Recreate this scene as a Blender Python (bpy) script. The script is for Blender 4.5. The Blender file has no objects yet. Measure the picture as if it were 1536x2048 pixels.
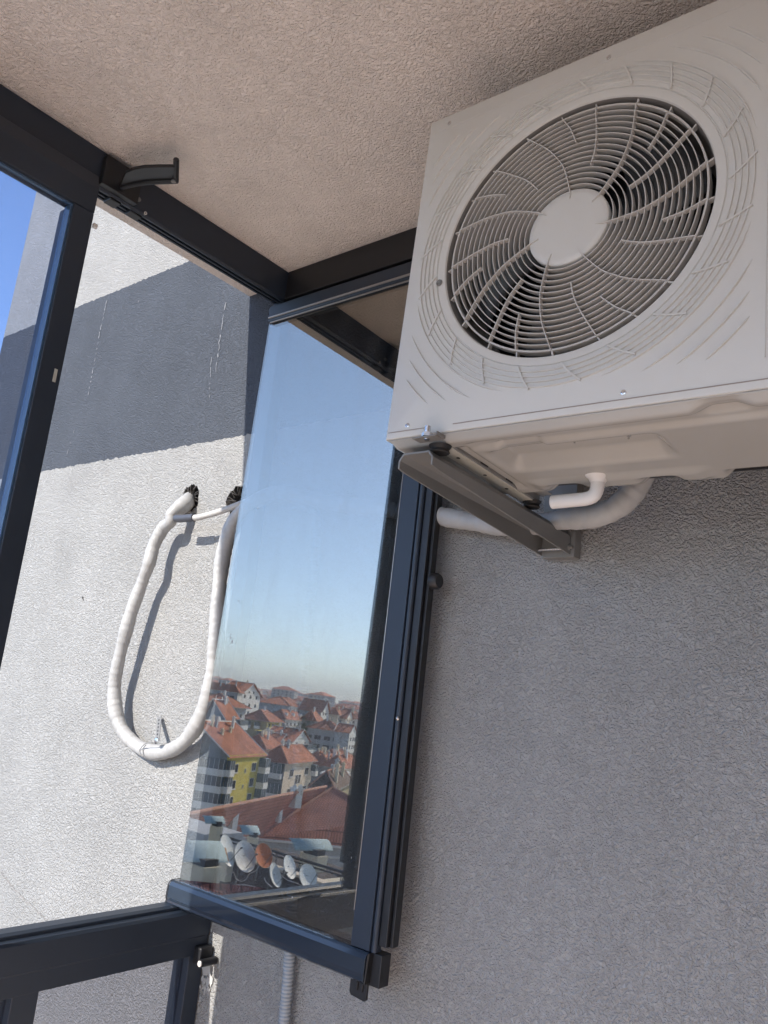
import bpy, bmesh, math, random
from mathutils import Vector, Matrix, geometry
random.seed(7)
C = bpy.context.scene.collection
sc = bpy.context.scene
S = 1.45                     # metres per modelling unit (distance camera - wall)
# ---------------------------------------------------------------- camera
YAW, PITCH, ROLL, FPX = -39.65214368, 12.76617889, -5.95793403, 1577.88
def cam_axes():
    y, p, r = (math.radians(a) for a in (YAW, PITCH, ROLL))
    f = Vector((math.sin(y)*math.cos(p), math.cos(y)*math.cos(p), math.sin(p)))
    rt = f.cross(Vector((0, 0, 1))).normalized(); dn = f.cross(rt)
    c, s = math.cos(r), math.sin(r)
    return c*rt + s*dn, -s*rt + c*dn, f
RT, DN, FW = cam_axes()
cd = bpy.data.cameras.new('camera'); cam = bpy.data.objects.new('camera', cd); C.objects.link(cam)
m3 = Matrix((RT, -DN, -FW)).transposed()
cam.matrix_world = m3.to_4x4()
cd.sensor_fit = 'VERTICAL'; cd.sensor_height = 36.0; cd.lens = 36.0*FPX/2048.0
cd.clip_start = 0.02; cd.clip_end = 20000
sc.camera = cam
# ---------------------------------------------------------------- sky, sun, exposure
SUN_AZ, SUN_EL = 5.5, 32.0    # azimuth from -Y towards -X
sd = Vector((-math.sin(math.radians(SUN_AZ))*math.cos(math.radians(SUN_EL)), -math.cos(math.radians(SUN_AZ))*math.cos(math.radians(SUN_EL)), math.sin(math.radians(SUN_EL))))
w = bpy.data.worlds.new('World'); sc.world = w; w.use_nodes = True
nt = w.node_tree; bgn = nt.nodes['Background']; sky = nt.nodes.new('ShaderNodeTexSky')
sky.sky_type = 'NISHITA'; sky.sun_disc = False; sky.sun_elevation = math.radians(SUN_EL)
sky.sun_rotation = math.atan2(sd.x, sd.y)   # measured clockwise from +Y
sky.altitude = 900; sky.air_density = 0.75; sky.dust_density = 0.35; sky.ozone_density = 2.0
nt.links.new(sky.outputs[0], bgn.inputs[0]); bgn.inputs[1].default_value = 0.15
sl = bpy.data.lights.new('sun', 'SUN'); sl.energy = 2.65; sl.angle = math.radians(0.53); sl.color = (1.0, 0.93, 0.84)
so = bpy.data.objects.new('sun', sl); C.objects.link(so); so.rotation_euler = (-sd).to_track_quat('-Z', 'Y').to_euler()
sc.view_settings.view_transform = 'Standard'; sc.view_settings.look = 'None'
sc.view_settings.exposure = 1.62; sc.view_settings.gamma = 1.0
sc.cycles.max_bounces = 10; sc.cycles.diffuse_bounces = 5; sc.cycles.transparent_max_bounces = 16
sc.cycles.glossy_bounces = 5; sc.cycles.sample_clamp_indirect = 6.0; sc.cycles.use_denoising = True
# ---------------------------------------------------------------- measuring helpers
def ray(u, v): return (RT*((u-768)/FPX) + DN*((v-1024)/FPX) + FW)
TILT = -0.0185
LEAF_N = Vector((0, 1, TILT)).normalized(); LEAF_P = Vector((0, 0.94*S, 0))
def through_mirror(u, v, dist):
    """point at a distance seen by reflection in the open leaf"""
    d = ray(u, v).normalized(); t = (LEAF_P.dot(LEAF_N))/(d.dot(LEAF_N)); h = d*t
    r = d - 2*d.dot(LEAF_N)*LEAF_N
    return h + r*dist
def mirror_at_z(u, v, z):
    d = ray(u, v).normalized(); t = (LEAF_P.dot(LEAF_N))/(d.dot(LEAF_N)); h = d*t
    r = d - 2*d.dot(LEAF_N)*LEAF_N
    return h + r*((z-h.z)/r.z)
# ---------------------------------------------------------------- materials
def new_mat(name):
    m = bpy.data.materials.new(name); m.use_nodes = True
    return m, m.node_tree, m.node_tree.nodes['Principled BSDF']
def N(nt, t, **kw):
    n = nt.nodes.new(t)
    for k, v in kw.items():
        if k.startswith('i_'): n.inputs[k[2:].replace('_', ' ')].default_value = v
        else: setattr(n, k, v)
    return n
def plain(name, col, rough=0.5, metal=0.0, bump=0.0, bscale=80, var=0.0, vscale=6, spec=0.5, coat=0.0):
    m, nt, b = new_mat(name)
    b.inputs['Base Color'].default_value = (*col, 1); b.inputs['Roughness'].default_value = rough
    b.inputs['Metallic'].default_value = metal; b.inputs['Specular IOR Level'].default_value = spec
    b.inputs['Coat Weight'].default_value = coat
    tc = N(nt, 'ShaderNodeTexCoord')
    if var > 0:
        no = N(nt, 'ShaderNodeTexNoise', i_Scale=vscale, i_Detail=6.0, i_Roughness=0.65); nt.links.new(tc.outputs['Object'], no.inputs['Vector'])
        mp = N(nt, 'ShaderNodeMapRange'); mp.inputs['From Min'].default_value = 0.3; mp.inputs['From Max'].default_value = 0.7
        mp.inputs['To Min'].default_value = 1-var; mp.inputs['To Max'].default_value = 1+var*0.6
        nt.links.new(no.outputs['Fac'], mp.inputs['Value'])
        mx = N(nt, 'ShaderNodeVectorMath', operation='SCALE'); mx.inputs[0].default_value = col
        nt.links.new(mp.outputs[0], mx.inputs['Scale']); nt.links.new(mx.outputs[0], b.inputs['Base Color'])
        r2 = N(nt, 'ShaderNodeMapRange'); r2.inputs['To Min'].default_value = max(rough-0.1, 0.03); r2.inputs['To Max'].default_value = min(rough+0.15, 1)
        nt.links.new(no.outputs['Fac'], r2.inputs['Value']); nt.links.new(r2.outputs[0], b.inputs['Roughness'])
    if bump > 0:
        nb = N(nt, 'ShaderNodeTexNoise', i_Scale=bscale, i_Detail=3.0); nt.links.new(tc.outputs['Object'], nb.inputs['Vector'])
        bp = N(nt, 'ShaderNodeBump', i_Strength=1.0, i_Distance=bump); nt.links.new(nb.outputs['Fac'], bp.inputs['Height']); nt.links.new(bp.outputs[0], b.inputs['Normal'])
    return m
def stucco(name, col, dist=0.0045, scale=95, band=None, bandcol=(0.1, 0.115, 0.14), stretch=(1, 1, 1), holes=True):
    """roughcast plaster: rice-grain relief; a painted band between two heights"""
    m, nt, b = new_mat(name); L = nt.links.new
    b.inputs['Roughness'].default_value = 0.92; b.inputs['Specular IOR Level'].default_value = 0.2
    tc = N(nt, 'ShaderNodeTexCoord'); mpg = N(nt, 'ShaderNodeMapping'); mpg.inputs['Scale'].default_value = stretch
    L(tc.outputs['Object'], mpg.inputs['Vector'])
    wv = N(nt, 'ShaderNodeTexNoise', i_Scale=scale*0.35, i_Detail=2.0); L(mpg.outputs[0], wv.inputs['Vector'])
    ad = N(nt, 'ShaderNodeVectorMath', operation='MULTIPLY_ADD'); L(wv.outputs['Color'], ad.inputs[0]); ad.inputs[1].default_value = (0.012,)*3; L(mpg.outputs[0], ad.inputs[2])
    n1 = N(nt, 'ShaderNodeTexNoise', i_Scale=scale, i_Detail=2.5, i_Roughness=0.6); L(ad.outputs[0], n1.inputs['Vector'])
    n2 = N(nt, 'ShaderNodeTexVoronoi', i_Scale=scale*1.15, feature='SMOOTH_F1'); n2.inputs['Smoothness'].default_value = 0.35; L(ad.outputs[0], n2.inputs['Vector'])
    n3 = N(nt, 'ShaderNodeTexNoise', i_Scale=2.2, i_Detail=4.0); L(tc.outputs['Object'], n3.inputs['Vector'])
    r1 = N(nt, 'ShaderNodeMapRange'); r1.inputs['From Min'].default_value = 0.36; r1.inputs['From Max'].default_value = 0.62; L(n1.outputs['Fac'], r1.inputs['Value'])
    mu = N(nt, 'ShaderNodeMath', operation='MULTIPLY_ADD'); L(n2.outputs['Distance'], mu.inputs[0]); mu.inputs[1].default_value = -0.9; L(r1.outputs[0], mu.inputs[2])
    m3_ = N(nt, 'ShaderNodeMath', operation='MULTIPLY_ADD'); L(n3.outputs['Fac'], m3_.inputs[0]); m3_.inputs[1].default_value = 1.2; L(mu.outputs[0], m3_.inputs[2])
    bp = N(nt, 'ShaderNodeBump', i_Strength=1.0, i_Distance=dist); L(m3_.outputs[0], bp.inputs['Height']); L(bp.outputs[0], b.inputs['Normal'])
    # wear: broad soft dirt
    n4 = N(nt, 'ShaderNodeTexNoise', i_Scale=3.5, i_Detail=6.0, i_Roughness=0.7); L(tc.outputs['Object'], n4.inputs['Vector'])
    r4 = N(nt, 'ShaderNodeMapRange'); r4.inputs['From Min'].default_value = 0.3; r4.inputs['From Max'].default_value = 0.7; r4.inputs['To Min'].default_value = 0.87; r4.inputs['To Max'].default_value = 1.07; L(n4.outputs['Fac'], r4.inputs['Value'])
    base = N(nt, 'ShaderNodeMix', data_type='RGBA'); base.inputs['A'].default_value = (*col, 1); base.inputs['B'].default_value = (*bandcol, 1)
    base.inputs['Factor'].default_value = 0
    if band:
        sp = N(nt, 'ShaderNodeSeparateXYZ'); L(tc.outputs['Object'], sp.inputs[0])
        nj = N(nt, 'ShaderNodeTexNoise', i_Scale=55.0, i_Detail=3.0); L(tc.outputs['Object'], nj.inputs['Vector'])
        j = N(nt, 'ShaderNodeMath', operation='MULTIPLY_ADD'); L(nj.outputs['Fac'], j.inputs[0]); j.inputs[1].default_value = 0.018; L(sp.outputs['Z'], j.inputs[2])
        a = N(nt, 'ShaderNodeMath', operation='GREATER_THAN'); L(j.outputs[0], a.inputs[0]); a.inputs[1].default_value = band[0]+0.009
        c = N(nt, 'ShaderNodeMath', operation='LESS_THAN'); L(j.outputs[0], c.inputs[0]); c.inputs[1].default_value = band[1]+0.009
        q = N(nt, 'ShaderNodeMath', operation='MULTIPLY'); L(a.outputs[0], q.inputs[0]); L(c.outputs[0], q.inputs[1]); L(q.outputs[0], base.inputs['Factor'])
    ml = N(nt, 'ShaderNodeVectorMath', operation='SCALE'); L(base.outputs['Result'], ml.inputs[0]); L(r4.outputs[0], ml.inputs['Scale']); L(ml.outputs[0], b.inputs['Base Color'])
    return m
def glass(name, tint, refl, f0=0.2, rcol=(0.93, 0.97, 1.0)):
    m = bpy.data.materials.new(name); m.use_nodes = True; nt = m.node_tree; nt.nodes.clear(); L = nt.links.new
    o = N(nt, 'ShaderNodeOutputMaterial'); mx = N(nt, 'ShaderNodeMixShader'); tr = N(nt, 'ShaderNodeBsdfTransparent'); gl = N(nt, 'ShaderNodeBsdfGlossy')
    tr.inputs['Color'].default_value = (*tint, 1); gl.inputs['Color'].default_value = (*rcol, 1); gl.inputs['Roughness'].default_value = 0.0
    fr = N(nt, 'ShaderNodeLayerWeight'); fr.inputs['Blend'].default_value = 0.5
    pw = N(nt, 'ShaderNodeMath', operation='POWER'); L(fr.outputs['Facing'], pw.inputs[0]); pw.inputs[1].default_value = 5.0
    mr = N(nt, 'ShaderNodeMapRange'); mr.inputs['To Min'].default_value = f0; mr.inputs['To Max'].default_value = 1.0; L(pw.outputs[0], mr.inputs['Value'])
    L(mr.outputs[0], mx.inputs[0]); L(tr.outputs[0], mx.inputs[1]); L(gl.outputs[0], mx.inputs[2])
    # thin film of dust and dried drips
    tc = N(nt, 'ShaderNodeTexCoord'); mp = N(nt, 'ShaderNodeMapping'); mp.inputs['Scale'].default_value = (26, 26, 3.0); L(tc.outputs['Object'], mp.inputs['Vector'])
    n1 = N(nt, 'ShaderNodeTexNoise', i_Scale=1.0, i_Detail=7.0, i_Roughness=0.7); L(mp.outputs[0], n1.inputs['Vector'])
    n2 = N(nt, 'ShaderNodeTexNoise', i_Scale=240.0, i_Detail=2.0); L(tc.outputs['Object'], n2.inputs['Vector'])
    r1 = N(nt, 'ShaderNodeMapRange'); r1.inputs['From Min'].default_value = .52; r1.inputs['From Max'].default_value = .8; r1.inputs['To Max'].default_value = .09; L(n1.outputs['Fac'], r1.inputs['Value'])
    r2 = N(nt, 'ShaderNodeMapRange'); r2.inputs['From Min'].default_value = .68; r2.inputs['From Max'].default_value = .76; r2.inputs['To Max'].default_value = .22; L(n2.outputs['Fac'], r2.inputs['Value'])
    ad = N(nt, 'ShaderNodeMath', operation='ADD'); L(r1.outputs[0], ad.inputs[0]); L(r2.outputs[0], ad.inputs[1])
    df = N(nt, 'ShaderNodeBsdfDiffuse'); df.inputs['Color'].default_value = (.42, .41, .39, 1); m2 = N(nt, 'ShaderNodeMixShader')
    L(ad.outputs[0], m2.inputs[0]); L(mx.outputs[0], m2.inputs[1]); L(df.outputs[0], m2.inputs[2]); L(m2.outputs[0], o.inputs[0])
    return m
M = {}
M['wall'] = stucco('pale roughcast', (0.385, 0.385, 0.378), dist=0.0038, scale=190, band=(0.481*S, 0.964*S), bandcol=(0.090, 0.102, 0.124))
M['ceiling'] = stucco('ceiling roughcast', (0.92, 0.83, 0.76), dist=0.0031, scale=165)
M['anthracite'] = plain('anthracite aluminium', (0.018, 0.027, 0.043), 0.42, 0.0, 0.00012, 400, 0.15, 3)
M['black'] = plain('black plastic', (0.012, 0.013, 0.016), 0.42, var=0.2, vscale=12)
M['seam_shadow'] = plain('seam shadow tan', (0.30, 0.26, 0.23), 0.6)
M['satin'] = plain('glossy anthracite', (0.024, 0.034, 0.05), 0.14, coat=0.4)
M['alu'] = plain('bare aluminium lip', (0.36, 0.33, 0.31), 0.3, 0.9, var=0.1)
M['cabinet'] = plain('ivory powder coat', (0.56, 0.552, 0.525), 0.42, 0, 0.00008, 900, 0.03, 2)
M['grille'] = plain('ivory moulded plastic', (0.52, 0.505, 0.48), 0.45)
M['pan'] = plain('glossy ivory steel', (0.38, 0.37, 0.345), 0.16, 0, 0, 1, 0.03, 2)
M['dark_in'] = plain('dark coil', (0.02, 0.021, 0.025), 0.8)
M['fan'] = plain('grey fan plastic', (0.055, 0.056, 0.06), 0.45)
M['galv'] = plain('grey painted steel', (0.21, 0.21, 0.205), 0.5, 0.2, 0.0001, 500, 0.12, 5)
M['cream_steel'] = plain('cream steel', (0.50, 0.49, 0.43), 0.35)
M['rubber'] = plain('rubber', (0.012, 0.012, 0.013), 0.6)
M['steel'] = plain('bright steel', (0.6, 0.6, 0.6), 0.25, 1.0)
M['wrap'] = plain('white pipe wrap', (0.38, 0.38, 0.375), 0.5, 0, 0, 1, 0.16, 14)
M['pvc'] = plain('white pvc', (0.66, 0.64, 0.62), 0.35)
M['conduit'] = plain('grey corrugated conduit', (0.30, 0.33, 0.36), 0.5, var=0.08)
M['conduit_pale'] = plain('pale corrugated conduit', (0.46, 0.46, 0.45), 0.5)
M['tape'] = plain('black tape', (0.06, 0.065, 0.08), 0.4)
M['hole'] = plain('torn dark insulation', (0.055, 0.05, 0.047), 0.95, bump=0.01, bscale=60, var=0.5, vscale=40)
M['white'] = plain('white plaster', (0.42, 0.42, 0.41), 0.9)
M['scratch'] = plain('pale scratch', (0.20, 0.21, 0.23), 0.9)
M['crack'] = plain('crack', (0.25, 0.24, 0.23), 0.9)
M['sticker'] = plain('pale sticker', (0.42, 0.42, 0.38), 0.5)
M['floor'] = plain('balcony tiles', (0.84, 0.68, 0.58), 0.5, var=0.1)
M['leaf_glass'] = glass('solar tinted glass', (0.66, 0.70, 0.74), 0.4, f0=0.24, rcol=(1.0, .92, .80))
M['pane_glass'] = glass('tinted glass', (0.74, 0.78, 0.86), 0.1, f0=0.03)
M['lower_glass'] = glass('grey laminated glass', (0.66, 0.66, 0.69), 0.1, f0=0.04)
M['edge'] = plain('blue glass edge', (0.045, 0.09, 0.16), 0.2)
M['bell'] = plain('grey bell mouth', (0.17, 0.16, 0.15), 0.6)
# ---------------------------------------------------------------- mesh builder
class MB:
    def __init__(s): s.v = []; s.f = []; s.mi = []; s.uv = {}
    def add(s, vs, fs, mi=0):
        o = len(s.v); s.v += [tuple(p) for p in vs]
        for f in fs: s.f.append(tuple(i+o for i in f)); s.mi.append(mi)
    def box(s, a, b, mi=0):
        (x0, y0, z0), (x1, y1, z1) = a, b
        s.add([(x0,y0,z0),(x1,y0,z0),(x1,y1,z0),(x0,y1,z0),(x0,y0,z1),(x1,y0,z1),(x1,y1,z1),(x0,y1,z1)],
              [(0,3,2,1),(4,5,6,7),(0,1,5,4),(1,2,6,5),(2,3,7,6),(3,0,4,7)], mi)
    def obox(s, c, ax, hx, hy, hz, mi=0):
        c = Vector(c); X, Y, Z = ax
        vs = [c + X*hx*i + Y*hy*j + Z*hz*k for k in (-1, 1) for j in (-1, 1) for i in (-1, 1)]
        s.add(vs, [(0,2,3,1),(4,5,7,6),(0,1,5,4),(1,3,7,5),(3,2,6,7),(2,0,4,6)], mi)
    def prism(s, poly, off, mi=0):
        """closed polygon extruded by a vector"""
        n = len(poly); off = Vector(off); vs = [Vector(p) for p in poly] + [Vector(p)+off for p in poly]
        s.add(vs, [tuple(range(n))[::-1], tuple(range(n, 2*n))] + [(i, (i+1) % n, n+(i+1) % n, n+i) for i in range(n)], mi)
    def tube(s, pts, r, seg=14, cap=True, mi=0, closed=False):
        pts = [Vector(p) for p in pts]; n = len(pts)
        rr = r if callable(r) else (lambda i: r)
        t0 = (pts[1]-pts[0]).normalized(); up = Vector((0, 0, 1)) if abs(t0.z) < 0.9 else Vector((1, 0, 0))
        a = t0.cross(up).normalized(); vs = []
        for i, p in enumerate(pts):
            t = (pts[min(i+1, n-1)]-pts[max(i-1, 0)]).normalized()
            a = (a - t*a.dot(t)).normalized(); b = t.cross(a); q = rr(i)
            for k in range(seg):
                an = 2*math.pi*k/seg; vs.append(p + (a*math.cos(an)+b*math.sin(an))*q)
        fs = [(i*seg+k, i*seg+(k+1) % seg, (i+1)*seg+(k+1) % seg, (i+1)*seg+k) for i in range(n-1) for k in range(seg)]
        if cap: fs += [tuple(range(seg))[::-1], tuple(range((n-1)*seg, n*seg))]
        s.add(vs, fs, mi)
    def lathe(s, prof, c, ax, seg=48, mi=0, closed=False):
        """prof: (radius, height along ax) list"""
        c = Vector(c); Z = Vector(ax).normalized(); X = Z.cross(Vector((0, 0, 1)) if abs(Z.z) < 0.9 else Vector((1, 0, 0))).normalized(); Y = Z.cross(X)
        vs = []; n = len(prof)
        for (r, h) in prof:
            for k in range(seg):
                a = 2*math.pi*k/seg; vs.append(c + X*r*math.cos(a)+Y*r*math.sin(a)+Z*h)
        m_ = n if closed else n-1
        fs = [(i*seg+k, i*seg+(k+1) % seg, ((i+1) % n)*seg+(k+1) % seg, ((i+1) % n)*seg+k) for i in range(m_) for k in range(seg)]
        if not closed:
            if prof[0][0] > 1e-5: fs.append(tuple(range(seg))[::-1])
            if prof[-1][0] > 1e-5: fs.append(tuple(range((n-1)*seg, n*seg)))
        s.add(vs, fs, mi)
    def build(s, name, mats, parent=None, smooth=None, bevel=0, scale=1.0, kind=None):
        me = bpy.data.meshes.new(name)
        me.from_pydata([(x*scale, y*scale, z*scale) for x, y, z in s.v], [], s.f)
        if not isinstance(mats, (list, tuple)): mats = [mats]
        for m in mats: me.materials.append(m)
        me.polygons.foreach_set('material_index', s.mi)
        me.validate(); bm = bmesh.new(); bm.from_mesh(me); bmesh.ops.recalc_face_normals(bm, faces=bm.faces); bm.to_mesh(me); bm.free()
        if smooth is not None:
            me.polygons.foreach_set('use_smooth', [True]*len(me.polygons)); me.set_sharp_from_angle(angle=math.radians(smooth))
        o = bpy.data.objects.new(name, me); C.objects.link(o)
        if parent: o.parent = parent
        if bevel:
            b = o.modifiers.new('bevel', 'BEVEL'); b.width = bevel; b.segments = 2; b.limit_method = 'ANGLE'; b.angle_limit = math.radians(40)
        return o
def tag(o, label=None, cat=None, group=None, kind=None):
    if label: o['label'] = label
    if cat: o['category'] = cat
    if group: o['group'] = group
    if kind: o['kind'] = kind
    return o
def empty(name, loc=(0, 0, 0), label=None, cat=None, group=None, mat=None):
    o = bpy.data.objects.new(name, None); C.objects.link(o); o.location = loc; o.empty_display_size = 0.1
    if mat is not None: o.matrix_world = mat
    return tag(o, label, cat, group)
def smoothpath(pts, n=8):
    """Catmull-Rom through the points"""
    P = [Vector(p) for p in pts]; P = [P[0]*2-P[1]] + P + [P[-1]*2-P[-2]]; out = []
    for i in range(1, len(P)-2):
        for k in range(n):
            t = k/n; a, b, c, d = P[i-1:i+3]
            out.append(0.5*((2*b) + (c-a)*t + (2*a-5*b+4*c-d)*t*t + (3*b-a-3*c+d)*t**3))
    out.append(P[-2]); return out
def resample(pts, step):
    out = [pts[0].copy()]; acc = 0
    for a, b in zip(pts, pts[1:]):
        L_ = (b-a).length; t = step-acc
        while t <= L_: out.append(a+(b-a)*(t/L_)); t += step
        acc = (acc+L_) % step
    return out
def structure(name, mb, mats, **k): return tag(mb.build(name, mats, **k), kind='structure')
# ---------------------------------------------------------------- our own building
# end wall with the two torn pipe holes
def blob(cx, cz, rx, rz, n=22, seed=1):
    r = random.Random(seed); return [(cx+rx*math.cos(a)*(0.8+0.35*r.random()), cz+rz*math.sin(a)*(0.8+0.35*r.random())) for a in [2*math.pi*i/n for i in range(n)]]
WX0, WX1, WZ0, WZ1 = -2.455, 1.3, -9.0, 4.0
outer = [(WX0, WZ0), (WX1, WZ0), (WX1, WZ1), (WX0, WZ1)]
h1 = blob(-1.365, 0.356, 0.030, 0.034, seed=3); h2 = blob(-1.210, 0.342, 0.034, 0.034, seed=5)
loops = [[Vector((x, 1.0, z)) for x, z in p] for p in (outer, h1[::-1], h2[::-1])]
tris = geometry.tessellate_polygon(loops); flat = [p for l in loops for p in l]
mb = MB(); mb.add(flat, tris)
mb.add([(WX0,1,WZ0),(WX0,1.2,WZ0),(WX0,1.2,WZ1),(WX0,1,WZ1)], [(0,1,2,3)]); mb.add([(WX0,1.2,WZ0),(WX1,1.2,WZ0),(WX1,1.2,WZ1),(WX0,1.2,WZ1)], [(0,1,2,3)])
mb.add([(WX0,1,WZ1),(WX1,1,WZ1),(WX1,1.2,WZ1),(WX0,1.2,WZ1)], [(0,1,2,3)])
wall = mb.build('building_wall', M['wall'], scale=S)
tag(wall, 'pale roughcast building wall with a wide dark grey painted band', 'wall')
for hh, sd_ in ((h1, 1), (h2, 2)):
    q = MB(); n = len(hh); vs = []
    rr = random.Random(sd_)
    for k, d in enumerate((0.0, 0.02, 0.04)):
        cx = sum(p[0] for p in hh)/n; cz = sum(p[1] for p in hh)/n; f = 1-0.18*k
        vs += [(cx+(x-cx)*f+rr.uniform(-.003, .003), 1.0+d+(0.0005 if k == 0 else 0), cz+(z-cz)*f+rr.uniform(-.003, .003)) for x, z in hh]
    q.add(vs, [(k*n+i, k*n+(i+1) % n, (k+1)*n+(i+1) % n, (k+1)*n+i) for k in range(2) for i in range(n)] + [tuple(range(2*n, 3*n))])
    for i in range(16):   # torn fibres
        a = rr.uniform(0, 6.28); x0, z0 = hh[int(a/6.28*n) % n]; dx, dz = cx-x0, cz-z0
        q.tube([(x0, 1.0, z0), (x0+dx*.3, 0.998, z0+dz*.3+.002), (x0+dx*rr.uniform(.4, .8), 1.003, z0+dz*rr.uniform(.4, .8))], 0.0011, 5)
    o = q.build('pipe_hole', M['hole'], wall, scale=S)
    o['label'] = 'torn dark hole around the white pipe' if sd_ == 1 else 'torn dark hole beside the glass edge'
def ribbon(pts, w, mat, name, parent, seed=0, y=0.9985, gap=0.0):
    r = random.Random(seed); q = MB(); P = []
    for (x0, z0), (x1, z1) in zip(pts, pts[1:]):
        k = max(2, int(math.hypot(x1-x0, z1-z0)/0.006))
        P += [(x0+(x1-x0)*i/k+r.gauss(0, .0010), z0+(z1-z0)*i/k+r.gauss(0, .0010)) for i in range(k)]
    P.append(pts[-1])
    for a, b in zip(P, P[1:]):
        if r.random() < gap: continue
        ww = w*r.uniform(.4, 1.2); dx, dz = b[0]-a[0], b[1]-a[1]; l = math.hypot(dx, dz)+1e-9; nx, nz = -dz/l*ww, dx/l*ww
        q.add([(a[0]-nx, y, a[1]-nz), (a[0]+nx, y, a[1]+nz), (b[0]+nx, y, b[1]+nz), (b[0]-nx, y, b[1]-nz)], [(0, 1, 2, 3)])
    return q.build(name, mat, parent, scale=S)
def wp(u, v, y=1.0):
    d = ray(u, v); return (d.x*y/d.y, d.z*y/d.y)
for i, (pts, g) in enumerate([([(215, 600), (200, 668), (188, 735), (176, 795)], .35), ([(280, 596), (271, 640)], .5), ([(452, 605), (441, 680), (433, 745)], .35), ([(425, 690), (420, 800)], .7), ([(150, 858), (134, 912)], .6)]):
    ribbon([wp(*p) for p in pts], 0.0016 if i in (0, 2) else 0.0009, M['scratch'], 'scratch', wall, i, gap=g)
ribbon([wp(*p) for p in [(0, 1743), (40, 1790), (72, 1818), (105, 1853)]], 0.0012, M['crack'], 'crack', wall, 9)
ribbon([wp(*p) for p in [(166, 1192), (168, 1201)]], 0.002, M['hole'], 'nick', wall, 19)
q = MB(); rr = random.Random(4)
for i in range(34):
    u = 412+rr.gauss(0, 5); v = 1948+rr.uniform(-30, 32)*1.0; x, z = wp(u, v, 0.9975); r_ = rr.uniform(.002, .0065)*(1.15-(v-1918)/110)
    pts = [(x+r_*math.cos(a)*rr.uniform(.5, 1.2), 0.9975-0.0001*i/34, z+1.6*r_*math.sin(a)*rr.uniform(.5, 1.2)) for a in [k*.785 for k in range(8)]]
    q.add(pts, [tuple(range(8))])
q.build('plaster_smear', M['white'], wall, scale=S)
# slab above
CZ = 0.806; YE = -1.4
mb = MB(); mb.box((-1.27, YE, CZ), (0.46, 0.9995, CZ+0.16))
structure('ceiling', mb, M['ceiling'], scale=S)
mb = MB(); mb.box((-1.27, YE, -1.17), (0.46, 0.9995, -1.06)); structure('floor', mb, M['floor'], scale=S)
mb = MB(); mb.box((0.46, YE, -1.17), (0.6, 0.9995, CZ+0.16))
tag(mb.build('apartment_wall', M['ceiling'], scale=S), 'plain plastered apartment wall behind the balcony', 'wall')
# upper storeys and lower storeys of the block, so that the facade reads from outside
mb = MB(); mb.box((-1.15, YE, CZ+0.16), (0.46, 0.9995, CZ+2.2)); mb.box((-1.15, YE, -9), (0.46, 0.9995, -1.17))
tag(mb.build('facade_block', M['ceiling'], scale=S), 'plastered storeys above and below the glazed balcony', 'facade')
# ---------------------------------------------------------------- balcony frame
XI, XO = -1.117, -1.155
fr = empty('balcony_frame', (XI*S, 0.9*S, -0.45*S), 'dark anthracite aluminium balcony glazing frame with top and bottom rails', 'window frame')
def near(name, mb, mat, root, **k):
    o = mb.build(name, mat, None, scale=S, **k); o.parent = root; o.matrix_parent_inverse = root.matrix_world.inverted() if root.type != 'EMPTY' else Matrix.Translation(-Vector(root.location)); return o
mb = MB()
# top rail: extruded profile in x-z
prof = [(XI, CZ-0.001), (XI, 0.744), (XI-.004, 0.7405), (XI-.008, 0.7405), (XI-.008, 0.748), (XI-.019, 0.748), (XI-.019, 0.7435), (XI-.023, 0.7435), (XI-.023, 0.750), (XI-.033, 0.750), (XI-.033, 0.7465), (XO, 0.7465), (XO, CZ-0.001)]
mb.prism([(x, YE, z) for x, z in prof], (0, .9985-YE, 0)); near('top_rail', mb, M['anthracite'], fr, bevel=0.0012)
mb = MB()
prof = [(XI, -0.463), (XI, -0.392), (XI-.003, -.389), (XI-.012, -.3885), (XI-.012, -.383), (XI-.021, -.3815), (XI-.033, -.3815), (XO-.004, -.384), (XO-.004, -.463)]
prof = [(XI, -0.4615), (XI, -0.434), (XI+.0025, -0.431), (XI+.0025, -0.394), (XI-.001, -.3895), (XI-.010, -.3885), (XI-.010, -.3835), (XI-.016, -.3805), (XO, -.3805), (XO, -.4615)]
mb.prism([(x, YE, z) for x, z in prof], (0, .9975-YE, 0)); near('bottom_rail', mb, M['anthracite'], fr, bevel=0.0012)
mb = MB(); mb.box((XO, 0.9715, -0.381), (XI-.004, 0.9975, 0.7465)); near('jamb', mb, M['anthracite'], fr, bevel=0.002)
mb = MB(); mb.box((XO-0.006, 0.966, -1.0), (XI-.004, 0.9975, -0.4615)); near('lower_post', mb, M['anthracite'], fr, bevel=0.002)
mb = MB(); mb.box((XO, 0.660, -1.0), (XI-.004, 0.700, -0.4615)); near('lower_post', mb, M['anthracite'], fr, bevel=0.002)
for y in (-0.1, -.75, -1.36):
    mb = MB(); mb.box((XO, y-.02, -1.0), (XI-.004, y+.02, -0.4615)); near('lower_post', mb, M['anthracite'], fr, bevel=0.002)
mb = MB(); mb.box((XO, YE, -1.06), (XI-.004, 0.9975, -1.0)); near('sill_rail', mb, M['anthracite'], fr, bevel=0.002)
for a, b in ((0.700, 0.966), (-0.08, 0.660)):
    mb = MB(); mb.box((XI-.022, a, -1.0), (XI-.018, b, -0.4615)); near('lower_pane', mb, M['lower_glass'], fr)
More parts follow.
